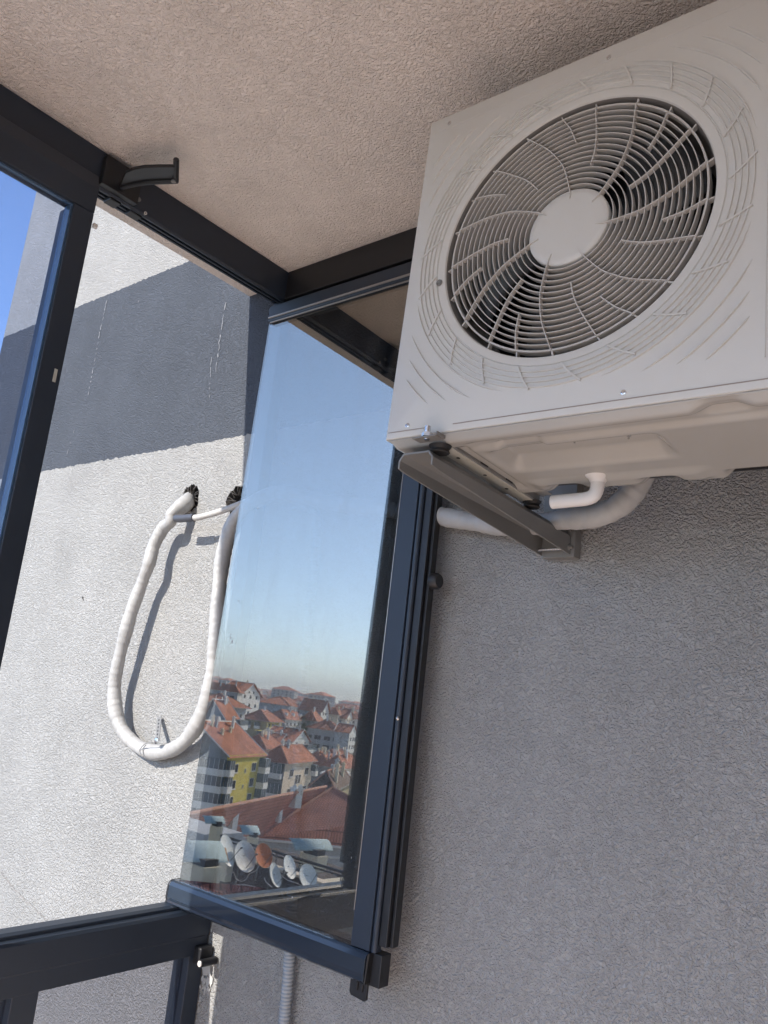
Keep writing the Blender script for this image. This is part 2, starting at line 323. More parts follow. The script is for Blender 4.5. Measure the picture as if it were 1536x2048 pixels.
# gasket and end cap at the wall, screw
mb = MB(); mb.box((XI-.001, 0.970, -0.473), (XI+.018, 0.9965, -0.4455)); near('end_cap', mb, M['black'], fr, bevel=0.004)
mb = MB(); mb.lathe([(.0024, 0), (.0044, 0), (.0046, -.0015), (.0040, -.0022), (.0026, -.0022), (.0022, -.0012)], (XI+.0265, 0.9645, -0.4655), (0, 1, 0), 18)
near('screw', mb, M['pvc'], fr, smooth=40)
mb = MB(); mb.tube([(XI+.0265, .9645, -.4655), (XI+.0265, .997, -.4655)], .0062, 14); near('cap_tube', mb, M['black'], fr, smooth=40)
# dark strip added along the wall under the ceiling
mb = MB(); mb.prism([(XI, .966, CZ-.001), (XI, .966, .744), (XI, .998, .744), (XI, .998, CZ-.001)], (0.48, 0, 0)); near('dark_strip', mb, M['black'], fr, bevel=0.002)
# swing arm on the top rail: curved black lever with an upturned tip
lv = [(251, 372), (275, 367), (300, 358), (325, 355), (352, 355)]
def zpt(u, v, z):
    d = ray(u, v); return Vector((d.x*z/d.z, d.y*z/d.z, z))
zl = 0.762
up_ = [zpt(u, v, zl) for u, v in [(252, 340), (268, 333), (290, 329), (320, 328), (350, 328)]]
lo_ = [zpt(u, v, zl) for u, v in [(240, 370), (262, 363), (290, 358), (320, 356), (352, 355)]]
mb = MB(); n = len(up_); vs = [p for p in up_] + [p for p in lo_] + [p-Vector((0, 0, .006)) for p in up_] + [p-Vector((0, 0, .006)) for p in lo_]
fs = []
for i in range(n-1): fs += [(i, i+1, n+i+1, n+i), (2*n+i, 3*n+i, 3*n+i+1, 2*n+i+1), (i, 2*n+i, 2*n+i+1, i+1), (n+i, n+i+1, 3*n+i+1, 3*n+i)]
fs += [(0, n, 3*n, 2*n), (n-1, 3*n-1, 4*n-1, 2*n-1)]; mb.add(vs, fs)
lip = [p-Vector((0, 0, .007)) for p in lo_]; mb.tube(smoothpath(lip, 4), .0042, 8)
tip = up_[-1].lerp(lo_[-1], .5)
a_, b_ = zpt(353, 357, zl), zpt(352, 321, zl)
mb.tube(smoothpath([a_-Vector((0, 0, .006)), a_.lerp(b_, .5)-Vector((0, 0, .002)), b_+Vector((0, 0, .002))], 4), .0048, 8)
arm = near('swing_arm', mb, M['black'], fr, smooth=50, bevel=0.001)
for c_, a_x in ((zpt(349, 352, zl)-Vector((0, 0, .008)), (0, 0, -1)), ((XI+.001, .617, .760), (1, 0, 0))):
    mb = MB(); mb.lathe([(0, 0), (.0035, 0), (.004, .003), (0, .004)], c_, a_x, 14); near('screw', mb, M['galv'], fr, smooth=40)
mb = MB()   # carrier block and rollers in the rail under the arm
mb.box((XI-.002, .545, .7445), (XI+.012, .612, .797)); mb.box((XI-.026, .572, .737), (XI-.004, .592, .7445)); mb.box((XI-.024, .612, .7375), (XI-.006, .634, .7465)); near('carrier', mb, M['black'], fr, bevel=0.002)
for yy, zz in ((.982, .7425), (.984, .745)):
    pass
for (x, y, z) in ((XI-.006, .972, .739), (XI-.030, .957, .745), (XI-.002, .98, .7445)):
    mb = MB(); mb.lathe([(0, 0), (.002, .0), (.0022, .0015), (0, .002)], (x, y, z), (0, 0, -1), 10); near('rivet', mb, M['steel'], fr, smooth=40)
mb = MB(); mb.lathe([(.0012, 0), (.0030, 0), (.0030, .002), (.0012, .002)], (XI+.001, .634, .744), (1, 0, 0), 14, closed=True)
near('screw', mb, M['steel'], fr, smooth=40)
# ---------------------------------------------------------------- closed leaf on the facade
def leaf_closed(y0, y1, label, extras=False):
    r = empty('glazing_leaf', (-1.1*S, (y0+y1)/2*S, -.378*S), label, 'glazed leaf')
    xa, xb = -1.116, -1.085
    g = 'closed glazed leaves along the facade'
    mb = MB(); mb.prism([(xb, y0, .7165), (xb, y0, .6751), (xb-.006, y0, .6735), (xa+.006, y0, .6735), (xa, y0, .6755), (xa, y0, .7435), (xb-.01, y0, .7435)], (0, y1-y0, 0)); near('top_profile', mb, M['anthracite'], r, bevel=0.0015)
    mb = MB(); mb.box((xa, y0, -.3795), (xb, y1, -.335)); near('bottom_profile', mb, M['anthracite'], r, bevel=0.0015)
    mb = MB(); mb.box((xa-.012, y1-.0335, -.335), (xb, y1, .6733)); mb.box((xa-.002, y1, -.335), (xb-.012, y1+.003, .6733)); near('stile', mb, M['anthracite'], r, bevel=0.002)
    mb = MB(); mb.box((xa, y0, -.335), (xb, y0+.012, .6733)); near('stile', mb, M['anthracite'], r, bevel=0.002)
    mb = MB(); mb.box((xa+.012, y0+.012, -.335), (xa+.016, y1-.0336, .6735)); near('glass', mb, M['pane_glass'], r)
    mb = MB(); mb.box((xa+.009, y1-.0365, -.335), (xb-.004, y1-.0336, .6733)); mb.box((xb-.010, y0+.012, .6705), (xb-.004, y1-.0365, .6732)); near('gasket', mb, M['edge'], r)
    if extras:
        mb = MB(); mb.box((xb+.0003, .5215, .391), (xb+.0012, .5262, .411)); near('sticker', mb, M['sticker'], r)
        mb = MB(); mb.box((xb-.006, y1+.003, .654), (xb-.001, y1+.010, .661)); near('latch', mb, M['pvc'], r, bevel=0.001)
    return r
leaf_closed(-0.02, 0.5332, 'closed tinted glass leaf in a dark frame at the left edge', True)
# ---------------------------------------------------------------- open leaf parked parallel to the wall
lf = empty('glazing_leaf', (-.92*S, .94*S, -.36*S), 'open tinted glass leaf mirroring the city, parked in front of the wall', 'glazed leaf')
def shear(mb):
    mb.v = [(x, y-TILT*z, z) for x, y, z in mb.v]; return mb
YL = .94
mb = MB(); mb.box((-1.1365, YL, -.3465), (-.752, YL+.004, .690)); g = near('glass', shear(mb), M['leaf_glass'], lf)
mb = MB()
prof = [(YL-.007, .694), (YL-.010, .698), (YL-.006, .700), (YL-.007, .7225), (YL-.003, .7255), (YL+.016, .7255), (YL+.016, .687), (YL-.001, .687), (YL-.003, .6895), (YL-.006, .6895)]
mb.prism([(-1.134, y, z) for y, z in prof], (.45, 0, 0)); near('top_profile', shear(mb), M['anthracite'], lf, bevel=0.0008)
mb = MB(); mb.tube([(-1.130, YL-.0085, .6965), (-.684, YL-.0085, .6965)], .0021, 8); mb.tube([(-1.128, YL-.004, .688), (-.684, YL-.004, .688)], .0016, 8); near('trim', shear(mb), M['alu'], lf, smooth=60)
mb = MB()
prof = [(YL-.002, -.3455), (YL-.006, -.3475), (YL-.009, -.353), (YL-.0095, -.3715), (YL-.008, -.3765), (YL-.0085, -.380), (YL-.004, -.3835), (YL+.016, -.3835), (YL+.016, -.3455)]
mb.prism([(-1.150, y, z) for y, z in prof], (.432, 0, 0)); near('bottom_profile', shear(mb), M['satin'] if 'satin' in M else M['anthracite'], lf, bevel=0.0008)
mb = MB(); prof2 = [(x*1.0, z) for x, z in prof]; mb.prism([(-1.1545, y, z) for y, z in prof], (.0043, 0, 0)); near('end_cap', shear(mb), M['black'], lf, bevel=0.0008)
mb = MB(); prof = [(-.752, YL-.001), (-.752, YL+.012), (-.7175, YL+.012), (-.7175, YL+.006), (-.719, YL-.001)]
mb.prism([(x, y, -.3445) for x, y in prof], (0, 0, 1.031)); near('stile', shear(mb), M['anthracite'], lf, bevel=0.0006)
mb = MB(); mb.tube([(-.7525, YL-.0012, -.30), (-.7525, YL-.0012, .686)], .0006, 6); near('bead', shear(mb), M['alu'], lf)
mb = MB(); mb.tube([(-.7125, YL+.003, -.344), (-.7125, YL+.003, .687)], .0046, 12); mb.box((-.7175, YL+.006, -.344), (-.7085, YL+.012, .687)); near('rounded_seal', shear(mb), M['anthracite'], lf, smooth=50)
mb = MB(); mb.box((-.7065, YL+.003, -.335), (-.694, YL+.020, .687)); mb.box((-.6935, YL+.010, -.335), (-.6885, YL+.024, .687)); near('seal', shear(mb), M['black'], lf, bevel=0.0015)
mb = MB(); mb.box((-.7175, YL+.003, -.386), (-.699, YL+.024, -.3455)); mb.prism([(-.7175, YL-.008, -.384), (-.7155, YL-.008, -.384), (-.7135, YL-.006, -.345), (-.7155, YL-.008, -.345)], (0, .014, 0)); near('end_cap', shear(mb), M['black'], lf, bevel=0.002)
mb = MB()
for u, v in [(830, 1071), (825, 1122), (820, 1165), (814, 1219), (789, 1483), (784, 1529)]:
    x, z = wp(u, v, YL); mb = MB(); mb.lathe([(0, 0), (.0016, 0), (.0014, .0012), (0, .0016)], (x, YL+.0025-TILT*z, z), (0, -1, 0), 10); near('rivet', mb, M['galv'], lf, smooth=60)
mb = MB(); x, z = wp(797, 1437, YL); mb.lathe([(0, 0), (.0032, 0), (.0028, .002), (0, .003)], (x, YL-.001-TILT*z, z), (0, -1, 0), 12); near('screw', mb, M['steel'], lf, smooth=60)
mb = MB(); mb.lathe([(0, 0), (.009, 0), (.0125, .003), (.0125, .012), (.010, .016), (0, .017)], (-.6885, YL+.017, .168), (1, 0, 0), 20); near('bumper', mb, M['black'], lf, smooth=40)
mb = MB(); mb.prism([(-.749, .936, -.384), (-.7195, .936, -.382), (-.7195, .936, -.4055), (-.722, .936, -.408), (-.746, .936, -.406), (-.749, .936, -.402)], (0, .005, 0))
mb.prism([(-.738, .933, -.386), (-.733, .933, -.386), (-.734, .933, -.397)], (0, .005, 0)); mb.prism([(-.729, .933, -.386), (-.724, .933, -.386), (-.725, .933, -.397)], (0, .005, 0)); mb.box((-.748, .946, -.3845), (-.741, .95, -.3825))
near('bottom_tab', mb, M['black'], lf, bevel=0.0008)
# droppings / paint specks on the glass
mb = MB(); rr = random.Random(11)
for u, v, r_ in [(460, 1275, 2.2), (463, 1283, 3), (459, 1268, 1.6), (475, 1202, 1.8), (474, 1178, 1), (466, 1345, 1), (501, 1355, 1), (562, 925, 1.4), (522, 952, 1), (563, 1083, 1), (662, 1180, .9), (661, 1198, .8), (663, 1207, .8), (500, 950, .8), (707, 1715, 1), (590, 1793, 1.6), (511, 1015, 1.5)]:
    x, z = wp(u, v, YL); r_ *= 0.00075
    pts = [(x+r_*math.cos(a)*rr.uniform(.5, 1.1), YL-.0004-TILT*z, z+1.7*r_*math.sin(a)*rr.uniform(.6, 1.2)) for a in [k*.785 for k in range(8)]]
    mb = MB(); mb.add(pts, [tuple(range(8))]); near('speck', mb, M['white'], lf)
# ---------------------------------------------------------------- air conditioner
def rot_frame(th, ps, ro):
    u = Vector((math.cos(ps), math.sin(ps), 0)); n = Vector((-math.sin(ps), math.cos(ps), 0)); v = Vector((0, 0, 1))*math.cos(th)+n*math.sin(th)
    u2 = u*math.cos(ro)+v*math.sin(ro); v2 = -u*math.sin(ro)+v*math.cos(ro); return u2, v2
U, V = rot_frame(*(math.radians(a) for a in (2.9402, 0.7413, -0.2856))); NN = -(U.cross(V)).normalized()
d = ray(770.5, 880); AK = 1.075; O = d*(0.6*S*AK/d.y)
am = Matrix((U, NN, V)).transposed().to_4x4(); am.translation = O   # front lower left corner, axes along width, depth, height
ac = empty('air_conditioner', label='ivory outdoor air conditioner unit with round fan grille on the wall', cat='air conditioner', mat=am)
FC = (0.2694, 0.2907); AW, AH, AD = 0.80, 0.5775, 0.262
def acp(name, mb, mat, **k): return mb.build(name, mat, ac, scale=AK, **k)
# front panel: polar mesh between the fan opening and the rectangle
NS = 180; mb = MB(); rows = []
def rect_pt(a, inset=0.0):
    cx, cz = FC; dx, dz = math.cos(a), math.sin(a); t = 9
    for lim, c, dd in ((AW-inset, cx, dx), (inset, cx, dx), (AH-inset, cz, dz), (inset, cz, dz)):
        if abs(dd) > 1e-9:
            q = (lim-c)/dd
            if q > 0: t = min(t, q)
    return cx+dx*t, cz+dz*t
angs = [2*math.pi*k/NS for k in range(NS)]
for (x, z) in ((0, 0), (AW, 0), (AW, AH), (0, AH)):
    a = math.atan2(z-FC[1], x-FC[0]) % (2*math.pi); k = min(range(NS), key=lambda i: abs(angs[i]-a)); angs[k] = a
prof = [(.1995, .004), (.2010, .0012), (.2030, .0006), (.2125, .0006), (.2135, .0022), (.2148, .0022), (.2158, 0)]
for r, y in prof: rows.append([(FC[0]+r*math.cos(a), y, FC[1]+r*math.sin(a)) for a in angs])
rows.append([(lambda p: (p[0], 0, p[1]))(rect_pt(a, .003)) for a in angs])
rows.append([(lambda p: (p[0], .0012, p[1]))(rect_pt(a, .0006)) for a in angs])
rows.append([(lambda p: (p[0], .004, p[1]))(rect_pt(a)) for a in angs])
rows.append([(lambda p: (p[0], .018, p[1]))(rect_pt(a)) for a in angs])
vs = [p for r in rows for p in r]; fs = [(i*NS+k, i*NS+(k+1) % NS, (i+1)*NS+(k+1) % NS, (i+1)*NS+k) for i in range(len(rows)-1) for k in range(NS)]
mb.add(vs, fs)
# raised arcs
def arc(r, a0, a1, taper=True, w=.0016, h=.0028, step=1.5, fn=None):
    n = max(3, int((a1-a0)/step)); vs = []
    for i in range(n+1):
        t = i/n; a = math.radians(a0+(a1-a0)*t); f = min(1, min(t, 1-t)*7) if taper else 1
        rr_ = r
        ca, sa = math.cos(a), math.sin(a)
        for dr, dy in ((-w*f, .0002), (-w*.45*f, -h*f), (w*.45*f, -h*f), (w*f, .0002)): vs.append((FC[0]+(rr_+dr)*ca, dy, FC[1]+(rr_+dr)*sa))
    mb.add(vs, [(i*4+j, i*4+j+1, i*4+j+5, i*4+j+4) for i in range(n) for j in range(3)])
for r in (.2225, .2300, .2375, .2450): arc(r, 0, 360, False, .0014, .0026, 2)
for c in (42, 137, 224.5, 314.5):
    for r, hw in ((.2525, 29.5), (.2740, 19), (.2935, 11.3), (.3135, 6.3)): arc(r, c-hw, c+hw)
def spiral(pts, w, h0, h1, mbx, y=0.0, tip=False):
    """blade along (r, angle) points, between depths y+h0 and y+h1"""
    P = smoothpath([(FC[0]+r*math.cos(math.radians(a)), 0, FC[1]+r*math.sin(math.radians(a))) for r, a in pts], 6); n = len(P); vs = []
    for i, p in enumerate(P):
        t = (P[min(i+1, n-1)]-P[max(i-1, 0)]).normalized(); nrm = Vector((t.z, 0, -t.x)); f = 1.0; dd = h1
        if tip: f = min(1, .15+i/3.0); dd = h0+(h1-h0)*min(1, .15+i/5.0)
        vs += [p+nrm*w*f+Vector((0, y+h0, 0)), p-nrm*w*f+Vector((0, y+h0, 0)), p-nrm*w*f+Vector((0, y+dd, 0)), p+nrm*w*f+Vector((0, y+dd, 0))]
    fs = [(i*4+j, i*4+(j+1) % 4, i*4+4+(j+1) % 4, i*4+4+j) for i in range(n-1) for j in range(4)] + [(0, 1, 2, 3), (4*n-4, 4*n-3, 4*n-2, 4*n-1)]
    mbx.add(vs, fs)
for k in range(21):
    a = 33.0+k*360/21; spiral([(.2160, a), (.232, a+3.1), (.2485, a+6.5)], .0012, -.0030, .001, mb)
# fold line near the top, bottom groove's shadow painted as tan strips
acp('front_panel', mb, M['cabinet'], smooth=28)
mb = MB()
mb.box((.120, -.0006, .0098), (.79, .0004, .0112)); mb.box((.004, -.0006, .0098), (.076, .0004, .0112)); acp('seam', mb, M['seam_shadow'], )
mb = MB(); mb.box((.004, -.0004, AH-.0285), (.50, .0003, AH-.0277)); mb.box((.5275, -.0012, .037), (.529, .0003, .54)); acp('seam', mb, M['cabinet'])
for u_, v_ in [(.3144, .5560), (.0389, .5590), (.3681, .0198), (.0387, .0186)]:
    q = MB(); q.lathe([(0, -.0022), (.0016, -.0022), (.0019, -.0012), (.0012, -.0014), (.0034, -.0008), (.0036, .0002), (0, .0002)], (u_, 0, v_), (0, 1, 0), 20); q.box((u_-.0012, -.0024, v_-.0003), (u_+.0012, -.0020, v_+.0003)); acp('screw', q, M['steel'], smooth=35)
q = MB(); q.lathe([(0, -.0012), (.0022, -.0018), (.0026, -.0006), (.0042, -.0022), (.0050, -.0022), (.0056, -.0004), (0, .0002)], (.0627, .0, .2522), (0, 1, 0), 24); acp('screw', q, M['galv'], smooth=35)
# bell mouth behind the opening
mb = MB(); mb.lathe([(.1996, .0035), (.1985, .008), (.1968, .02), (.196, .05), (.196, .09), (.190, .10)], (FC[0], 0, FC[1]), (0, 1, 0), 96); b = mb; b.f = [f for f in b.f if len(f) == 4]; acp('bell_mouth', mb, M['bell'], smooth=60)
# grille
mb = MB()
for k in range(15):
    r = .0663+.00878*k
    if r > .192: break
    mb.lathe([(r-.00055, .0045), (r+.00055, .0045), (r+.0007, .0065), (r+.0005, .0155), (r-.0003, .0155)], (FC[0], 0, FC[1]), (0, 1, 0), 120, closed=True)
mb.lathe([(.1900, .0045), (.1912, .0045), (.1912, .017), (.1900, .017)], (FC[0], 0, FC[1]), (0, 1, 0), 120, closed=True)
for k in range(7):
    a = k*360/7
    spiral([(.044, 37.3+a), (.060, 39.5+a), (.0975, 45.5+a), (.120, 49.5+a), (.15, 55.0+a), (.1905, 62.0+a)], .0006, .0022, .0115, mb, tip=True)
    spiral([(.1905, 62.0+a), (.196, 62.5+a), (.2005, 63.0+a)], .0012, .006, .016, mb)
    spiral([(.0935, 21.0+a), (.118, 22.3+a), (.145, 25.3+a), (.1905, 29.8+a)], .0007, .0026, .0105, mb)
    spiral([(.1905, 29.8+a), (.2, 30.8+a)], .0010, .007, .015, mb)
    spiral([(.1385, 37.5+a), (.165, 41.2+a), (.1905, 45.3+a)], .0007, .0028, .0100, mb)
    spiral([(.1905, 45.3+a), (.2, 46.3+a)], .0010, .007, .015, mb)
acp('fan_grille', mb, M['grille'], smooth=40)
mb = MB(); mb.lathe([(0, .0030), (.03, .0032), (.05, .0040), (.0585, .0050), (.0600, .0070), (.0600, .016), (0, .016)], (FC[0], 0, FC[1]), (0, 1, 0), 72); acp('hub_cap', mb, M['cabinet'], smooth=50)
# fan with three swept blades
mb = MB(); mb.lathe([(0, .040), (.035, .040), (.045, .048), (.047, .085), (0, .085)], (FC[0], 0, FC[1]), (0, 1, 0), 40)
fan = acp('fan', mb, M['fan'], smooth=50)
for k in range(3):
    q = MB(); vs = []
    for i in range(9):
        r = .045+(.186-.045)*i/8; sw = 8+26*(i/8)**1.3; half = 24+16*(i/8)
        for j in range(13):
            t = j/12; a = math.radians(k*120+14+sw+(t-.5)*2*half); y = .046+.040*t-.006*math.sin(t*3.14)
            vs.append((FC[0]+r*math.cos(a), y, FC[1]+r*math.sin(a)))
    q.add(vs, [(i*13+j, i*13+j+1, i*13+j+14, i*13+j+13) for i in range(8) for j in range(12)])
    o = acp('blade', q, M['fan'], smooth=60); o.parent = fan; s_ = o.modifiers.new('solid', 'SOLIDIFY'); s_.thickness = .003
# inner volume
mb = MB(); mb.box((.02, .20, .02), (.54, .205, .56)); mb.box((.535, .02, .02), (.54, .20, .56)); mb.box((.02, .02, .02), (.024, .20, .56))
for k in range(6): mb.box((.03, .196, .06+k*.09), (.5, .200, .064+k*.09))
acp('coil', mb, M['dark_in'])
mb = MB(); mb.lathe([(0, .088), (.030, .088), (.034, .094), (.034, .16), (0, .16)], (FC[0], 0, FC[1]), (0, 1, 0), 32); mb.box((FC[0]-.03, .155, .02), (FC[0]-.024, .17, .56)); mb.box((FC[0]+.024, .155, .02), (FC[0]+.03, .17, .56)); acp('fan_motor', mb, M['fan'], smooth=40)
# side, top and rear sheets
mb = MB(); mb.box((.0005, .018, .0), (.004, AD, AH-.001)); acp('side_panel', mb, M['cabinet'], bevel=.001)
mb = MB(); mb.box((AW-.004, .018, .0), (AW-.0005, AD, AH-.001)); acp('side_panel', mb, M['cabinet'], bevel=.001)
mb = MB(); mb.box((.0005, .018, AH-.006), (AW-.0005, AD, AH-.0005)); acp('top_panel', mb, M['cabinet'], bevel=.001)
mb = MB(); mb.box((.004, AD-.006, .0), (AW-.004, AD-.002, AH-.006)); acp('rear_panel', mb, M['dark_in'])
# pressed base pan, a height field seen from below
def sst(a, b, x): t = max(0, min(1, (x-a)/(b-a))); return t*t*(3-2*t)
def pan_z(u, w_):
    e = min(u-.003, AW-.003-u); f = min(w_-.0035, AD-w_)
    z = -.010*sst(0, .012, e)*sst(0, .012, f)
    # raised bays (pressed upward)
    def bay(u0, u1, w0, w1, h, s1=.02, s2=.02): return h*sst(u0, u0+s1, u)*(1-sst(u1-s1, u1, u))*sst(w0, w0+s2, w_)*(1-sst(w1-s2, w1, w_))
    z += bay(.105, .76, .022, .058, .006, .05, .012)
    z += bay(.130, .395, .060, .160, .020, .028, .030)
    z += bay(.16, .24, .040, .075, .006, .015, .012)
    z += bay(.44, .52, .002, .045, .010, .03, .015)
    z += bay(.02, .125, .03, .235, .006, .01, .02)
    z -= bay(.13, .42, .19, .25, .006, .03, .02)
    for c, h, q in ((.190, .020, .028), (.338, .022, .026)):    # scallops in the rear edge
        z += h*math.exp(-((u-c)/q)**4)*sst(.205, .24, w_)
    z += .016*sst(.42, .44, u)*sst(.215, .245, w_)
    return z
mb = MB(); nu, nw = 240, 90; vs = []
for i in range(nu+1):
    for j in range(nw+1):
        u_ = .003+(AW-.006)*i/nu; w_ = .0035+(AD-.004)*j/nw; vs.append((u_, w_, pan_z(u_, w_)))
mb.add(vs, [(i*(nw+1)+j, (i+1)*(nw+1)+j, (i+1)*(nw+1)+j+1, i*(nw+1)+j+1) for i in range(nu) for j in range(nw)])
o = acp('base_pan', mb, M['pan'], smooth=180); sm = o.modifiers.new('solid', 'SOLIDIFY'); sm.thickness = .0015
for u_, w_ in ((.263, .094), (.338, .100)):
    q = MB(); z = pan_z(u_, w_); q.tube([(u_, w_, z+.001), (u_, w_, z-.010)], .0014, 8); q.lathe([(0, 0), (.0032, 0), (.0032, -.0025), (0, -.0025)], (u_, w_, z-.003), (0, 0, 1), 12); acp('screw', q, M['steel'], smooth=50)
q = MB(); z = pan_z(.301, .097); q.box((.288, .0955, z-.0008), (.314, .0975, z+.0003)); q.box((.288, .0955, z-.0008), (.2895, .102, z+.0003)); acp('slot', q, M['rubber'])
# foot channels
for u0 in (.074, .70):
    q = MB()
    q.prism([(u0+x, .012, z) for x, z in ((0, .004), (0, -.0100), (.0015, -.0115), (.027, -.0115), (.0285, -.010), (.0285, .002), (.052, .002), (.052, .004))], (0, AD+.035, 0))
    ft = acp('foot', q, M['galv'], bevel=.0006)
    q = MB(); q.box((u0+.0012, .014, -.0125), (u0+.0270, AD+.045, -.0113)); o = acp('foot_sole', q, M['cream_steel']); o.parent = ft
    for w_ in (.07, .15, .22):
        q = MB(); q.lathe([(0, 0), (.003, 0), (.003, .0005), (0, .0005)], (u0+.014, w_, -.0127), (0, 0, -1), 12); o = acp('hole', q, M['rubber']); o.parent = ft
    for w_ in (.11, .19):
        q = MB(); q.box((u0+.0283, w_, -.0080), (u0+.0290, w_+.022, -.0030)); o = acp('slot', q, M['rubber']); o.parent = ft
# drain elbow
pth = smoothpath([(.252, .205, .0), (.252, .205, -.014), (.2515, .205, -.030), (.247, .205, -.040), (.236, .205, -.0445), (.215, .205, -.0455), (.180, .205, -.0465)], 5)
q = MB(); q.tube(pth, .0105, 20); q.lathe([(.026, 0), (.025, -.003), (.014, -.009), (.0105, -.015)], (.252, .205, -.006), (0, 0, 1), 28); acp('drain_elbow', q, M['pvc'], smooth=50)
# ---------------------------------------------------------------- wall brackets
def arm_mesh(x0, x1, zf_top, zf_bot, yb=.984, yf=.645, label=''):
    r = empty('wall_bracket', (x0*S, .98*S, .22*S), label, 'bracket')
    t = .0022; mb = MB()
    def sec(y, zt, zb): # inverted U with chamfered shoulders
        c = .006; c2 = .005
        o = [(x0, zb), (x0, zt-c2*1.5), (x0+c, zt), (x1-c, zt), (x1, zt-c2*1.5), (x1, zb)]
        i = [(x1-t, zb), (x1-t, zt-c2*1.5-t*.3), (x1-c-t*.5, zt-t), (x0+c+t*.5, zt-t), (x0+t, zt-c2*1.5-t*.3), (x0+t, zb)]
        return [(x, y, z) for x, z in o+i]
    a = sec(yf, zf_top, zf_bot); m_ = sec(yf+.012, zf_top-.0005, zf_bot-.0022); b = sec(yb, .240, .207); n = len(a)
    fs = [tuple(range(n))[::-1], tuple(range(2*n, 3*n))]
    for k in range(2): fs += [(k*n+i, k*n+(i+1) % n, (k+1)*n+(i+1) % n, (k+1)*n+i) for i in range(n)]
    mb.add(a+m_+b, fs); near('arm', mb, M['galv'], r, bevel=.0004)
    mb = MB(); mb.box((x0+.003, .9785, .204), (x1+.006, .9805, .322)); mb.box((x0+.003, .9805, .204), (x0+.005, .9985, .322)); mb.box((x1+.004, .9805, .204), (x1+.006, .9985, .322)); mb.box((x0+.005, .9805, .204), (x1+.004, .9985, .2055))
    near('wall_plate', mb, M['galv'], r, bevel=.0006)
    mb = MB(); mb.tube([(x0+.004, .968, .2130), (x1-.001, .968, .2135)], .0022, 10); near('pin', mb, M['steel'], r, smooth=60)
    for z in (.2165, .243):
        mb = MB(); mb.lathe([(0, 0), (.0045, 0), (.0045, .0022), (0, .0022)], (x1, .974, z), (1, 0, 0), 6); mb.lathe([(0, 0.002), (.0025, .002), (.0025, .005), (0, .005)], (x1, .974, z), (1, 0, 0), 10); near('bolt', mb, M['galv'], r)
    return r
brk = [arm_mesh(-.5215, -.4755, .2545, .2375, label='grey steel wall bracket arm under the left foot of the air conditioner')]
brk.append(arm_mesh(.020, .066, .2530, .236, label='grey steel wall bracket arm under the right foot of the air conditioner'))
# rubber mounts and bolts belong to the brackets
for bi, xc in ((0, -.478), (1, .03)):
    for y in (.660, .868):
        zt = .2545-(y-.645)*.043; mb = MB()
        zt += .001
        mb.lathe([(0, 0), (.010, 0), (.011, .001), (.0095, .004), (.0115, .0065), (.0125, .0085), (0, .0085)], (xc, y, zt), (0, 0, 1), 24); near('rubber_mount', mb, M['rubber'], brk[bi], smooth=40)
mb = MB(); mb.tube([(-.4775, .634, .262), (-.4775, .634, .277)], .0032, 10); mb.lathe([(0, 0), (.006, 0), (.006, .004), (0, .004)], (-.4775, .634, .2655), (0, 0, 1), 6); near('bolt', mb, M['steel'], brk[0], smooth=40)
mb = MB(); mb.box((-.494, .629, .2635), (-.463, .645, .2650)); mb.box((-.463, .629, .2645), (-.4615, .645, .2685)); near('clip', mb, M['galv'], brk[0], bevel=.0004)
# ---------------------------------------------------------------- pipes
def wrapbump(m, scale, dist):
    nt = m.node_tree; b = nt.nodes['Principled BSDF']; return m
def ppt(u, v, y): d = ray(u, v); return Vector((d.x*y/d.y, y, d.z*y/d.y))
def wrapped(name, pts, r, mat, label, cat='pipe', wob=.12, seed=0, parent=None, pitch=.012, rf=None):
    P = resample(smoothpath(pts, 10), .0022); rr = random.Random(seed); ph = [rr.uniform(0, 6) for _ in range(4)]
    L_ = len(P)
    def rad(i):
        s = i*.0022; k = (s/pitch) % 1
        q = r*(1+.06*math.sin(s*37+ph[0])+.045*math.sin(s*81+ph[1])+.02*math.sin(s*290+ph[2]))*(1+.045*(k-.5))
        if rf: q *= rf(i/L_)
        return q
    mb = MB(); mb.tube(P, rad, 22); o = mb.build(name, mat, parent, smooth=35, scale=S) if not parent else near(name, mb, mat, parent, smooth=35)
    if label: tag(o, label, cat)
    return o
loop = [ppt(u, v, y) for u, v, y in [(378, 996, 1.01), (372, 1006, .985), (356, 1018, .965), (343, 1030, .955), (341, 1044, .956), (327, 1056, .962), (308, 1090, .957), (298, 1128, .953), (284, 1166, .957), (266, 1215, .955), (252, 1262, .955), (238, 1318, .957), (229, 1372, .962), (232, 1425, .967), (248, 1465, .973), (276, 1492, .980), (308, 1505, .983), (342, 1500, .980), (372, 1480, .972), (396, 1446, .967), (413, 1402, .964), (424, 1352, .962), (432, 1290, .960), (436, 1220, .960), (441, 1150, .962), (450, 1095, .965), (468, 1045, .968), (490, 1016, .970), (512, 1002, .974), (545, 988, .978), (585, 990, .978), (650, 1003, .975), (720, 1012, .974), (790, 1020, .973), (850, 1027, .972), (905, 1037, .971), (960, 1046, .970), (1020, 1051, .965), (1075, 1048, .950), (1120, 1040, .935), (1160, 1036, .930), (1200, 1030, .927), (1240, 1010, .925), (1268, 980, .925), (1290, 945, .925), (1300, 905, .93)]]
def rf(t): return (1.0+.32*math.exp(-((t-.022)/.016)**2))*(.92+.16*min(1, t*2))
pipe = wrapped('refrigerant_pipe', loop, .0135, M['wrap'], 'thick white wrapped pipe hanging in a long loop on the sunlit wall', 'pipe', seed=3, rf=rf, pitch=.013)
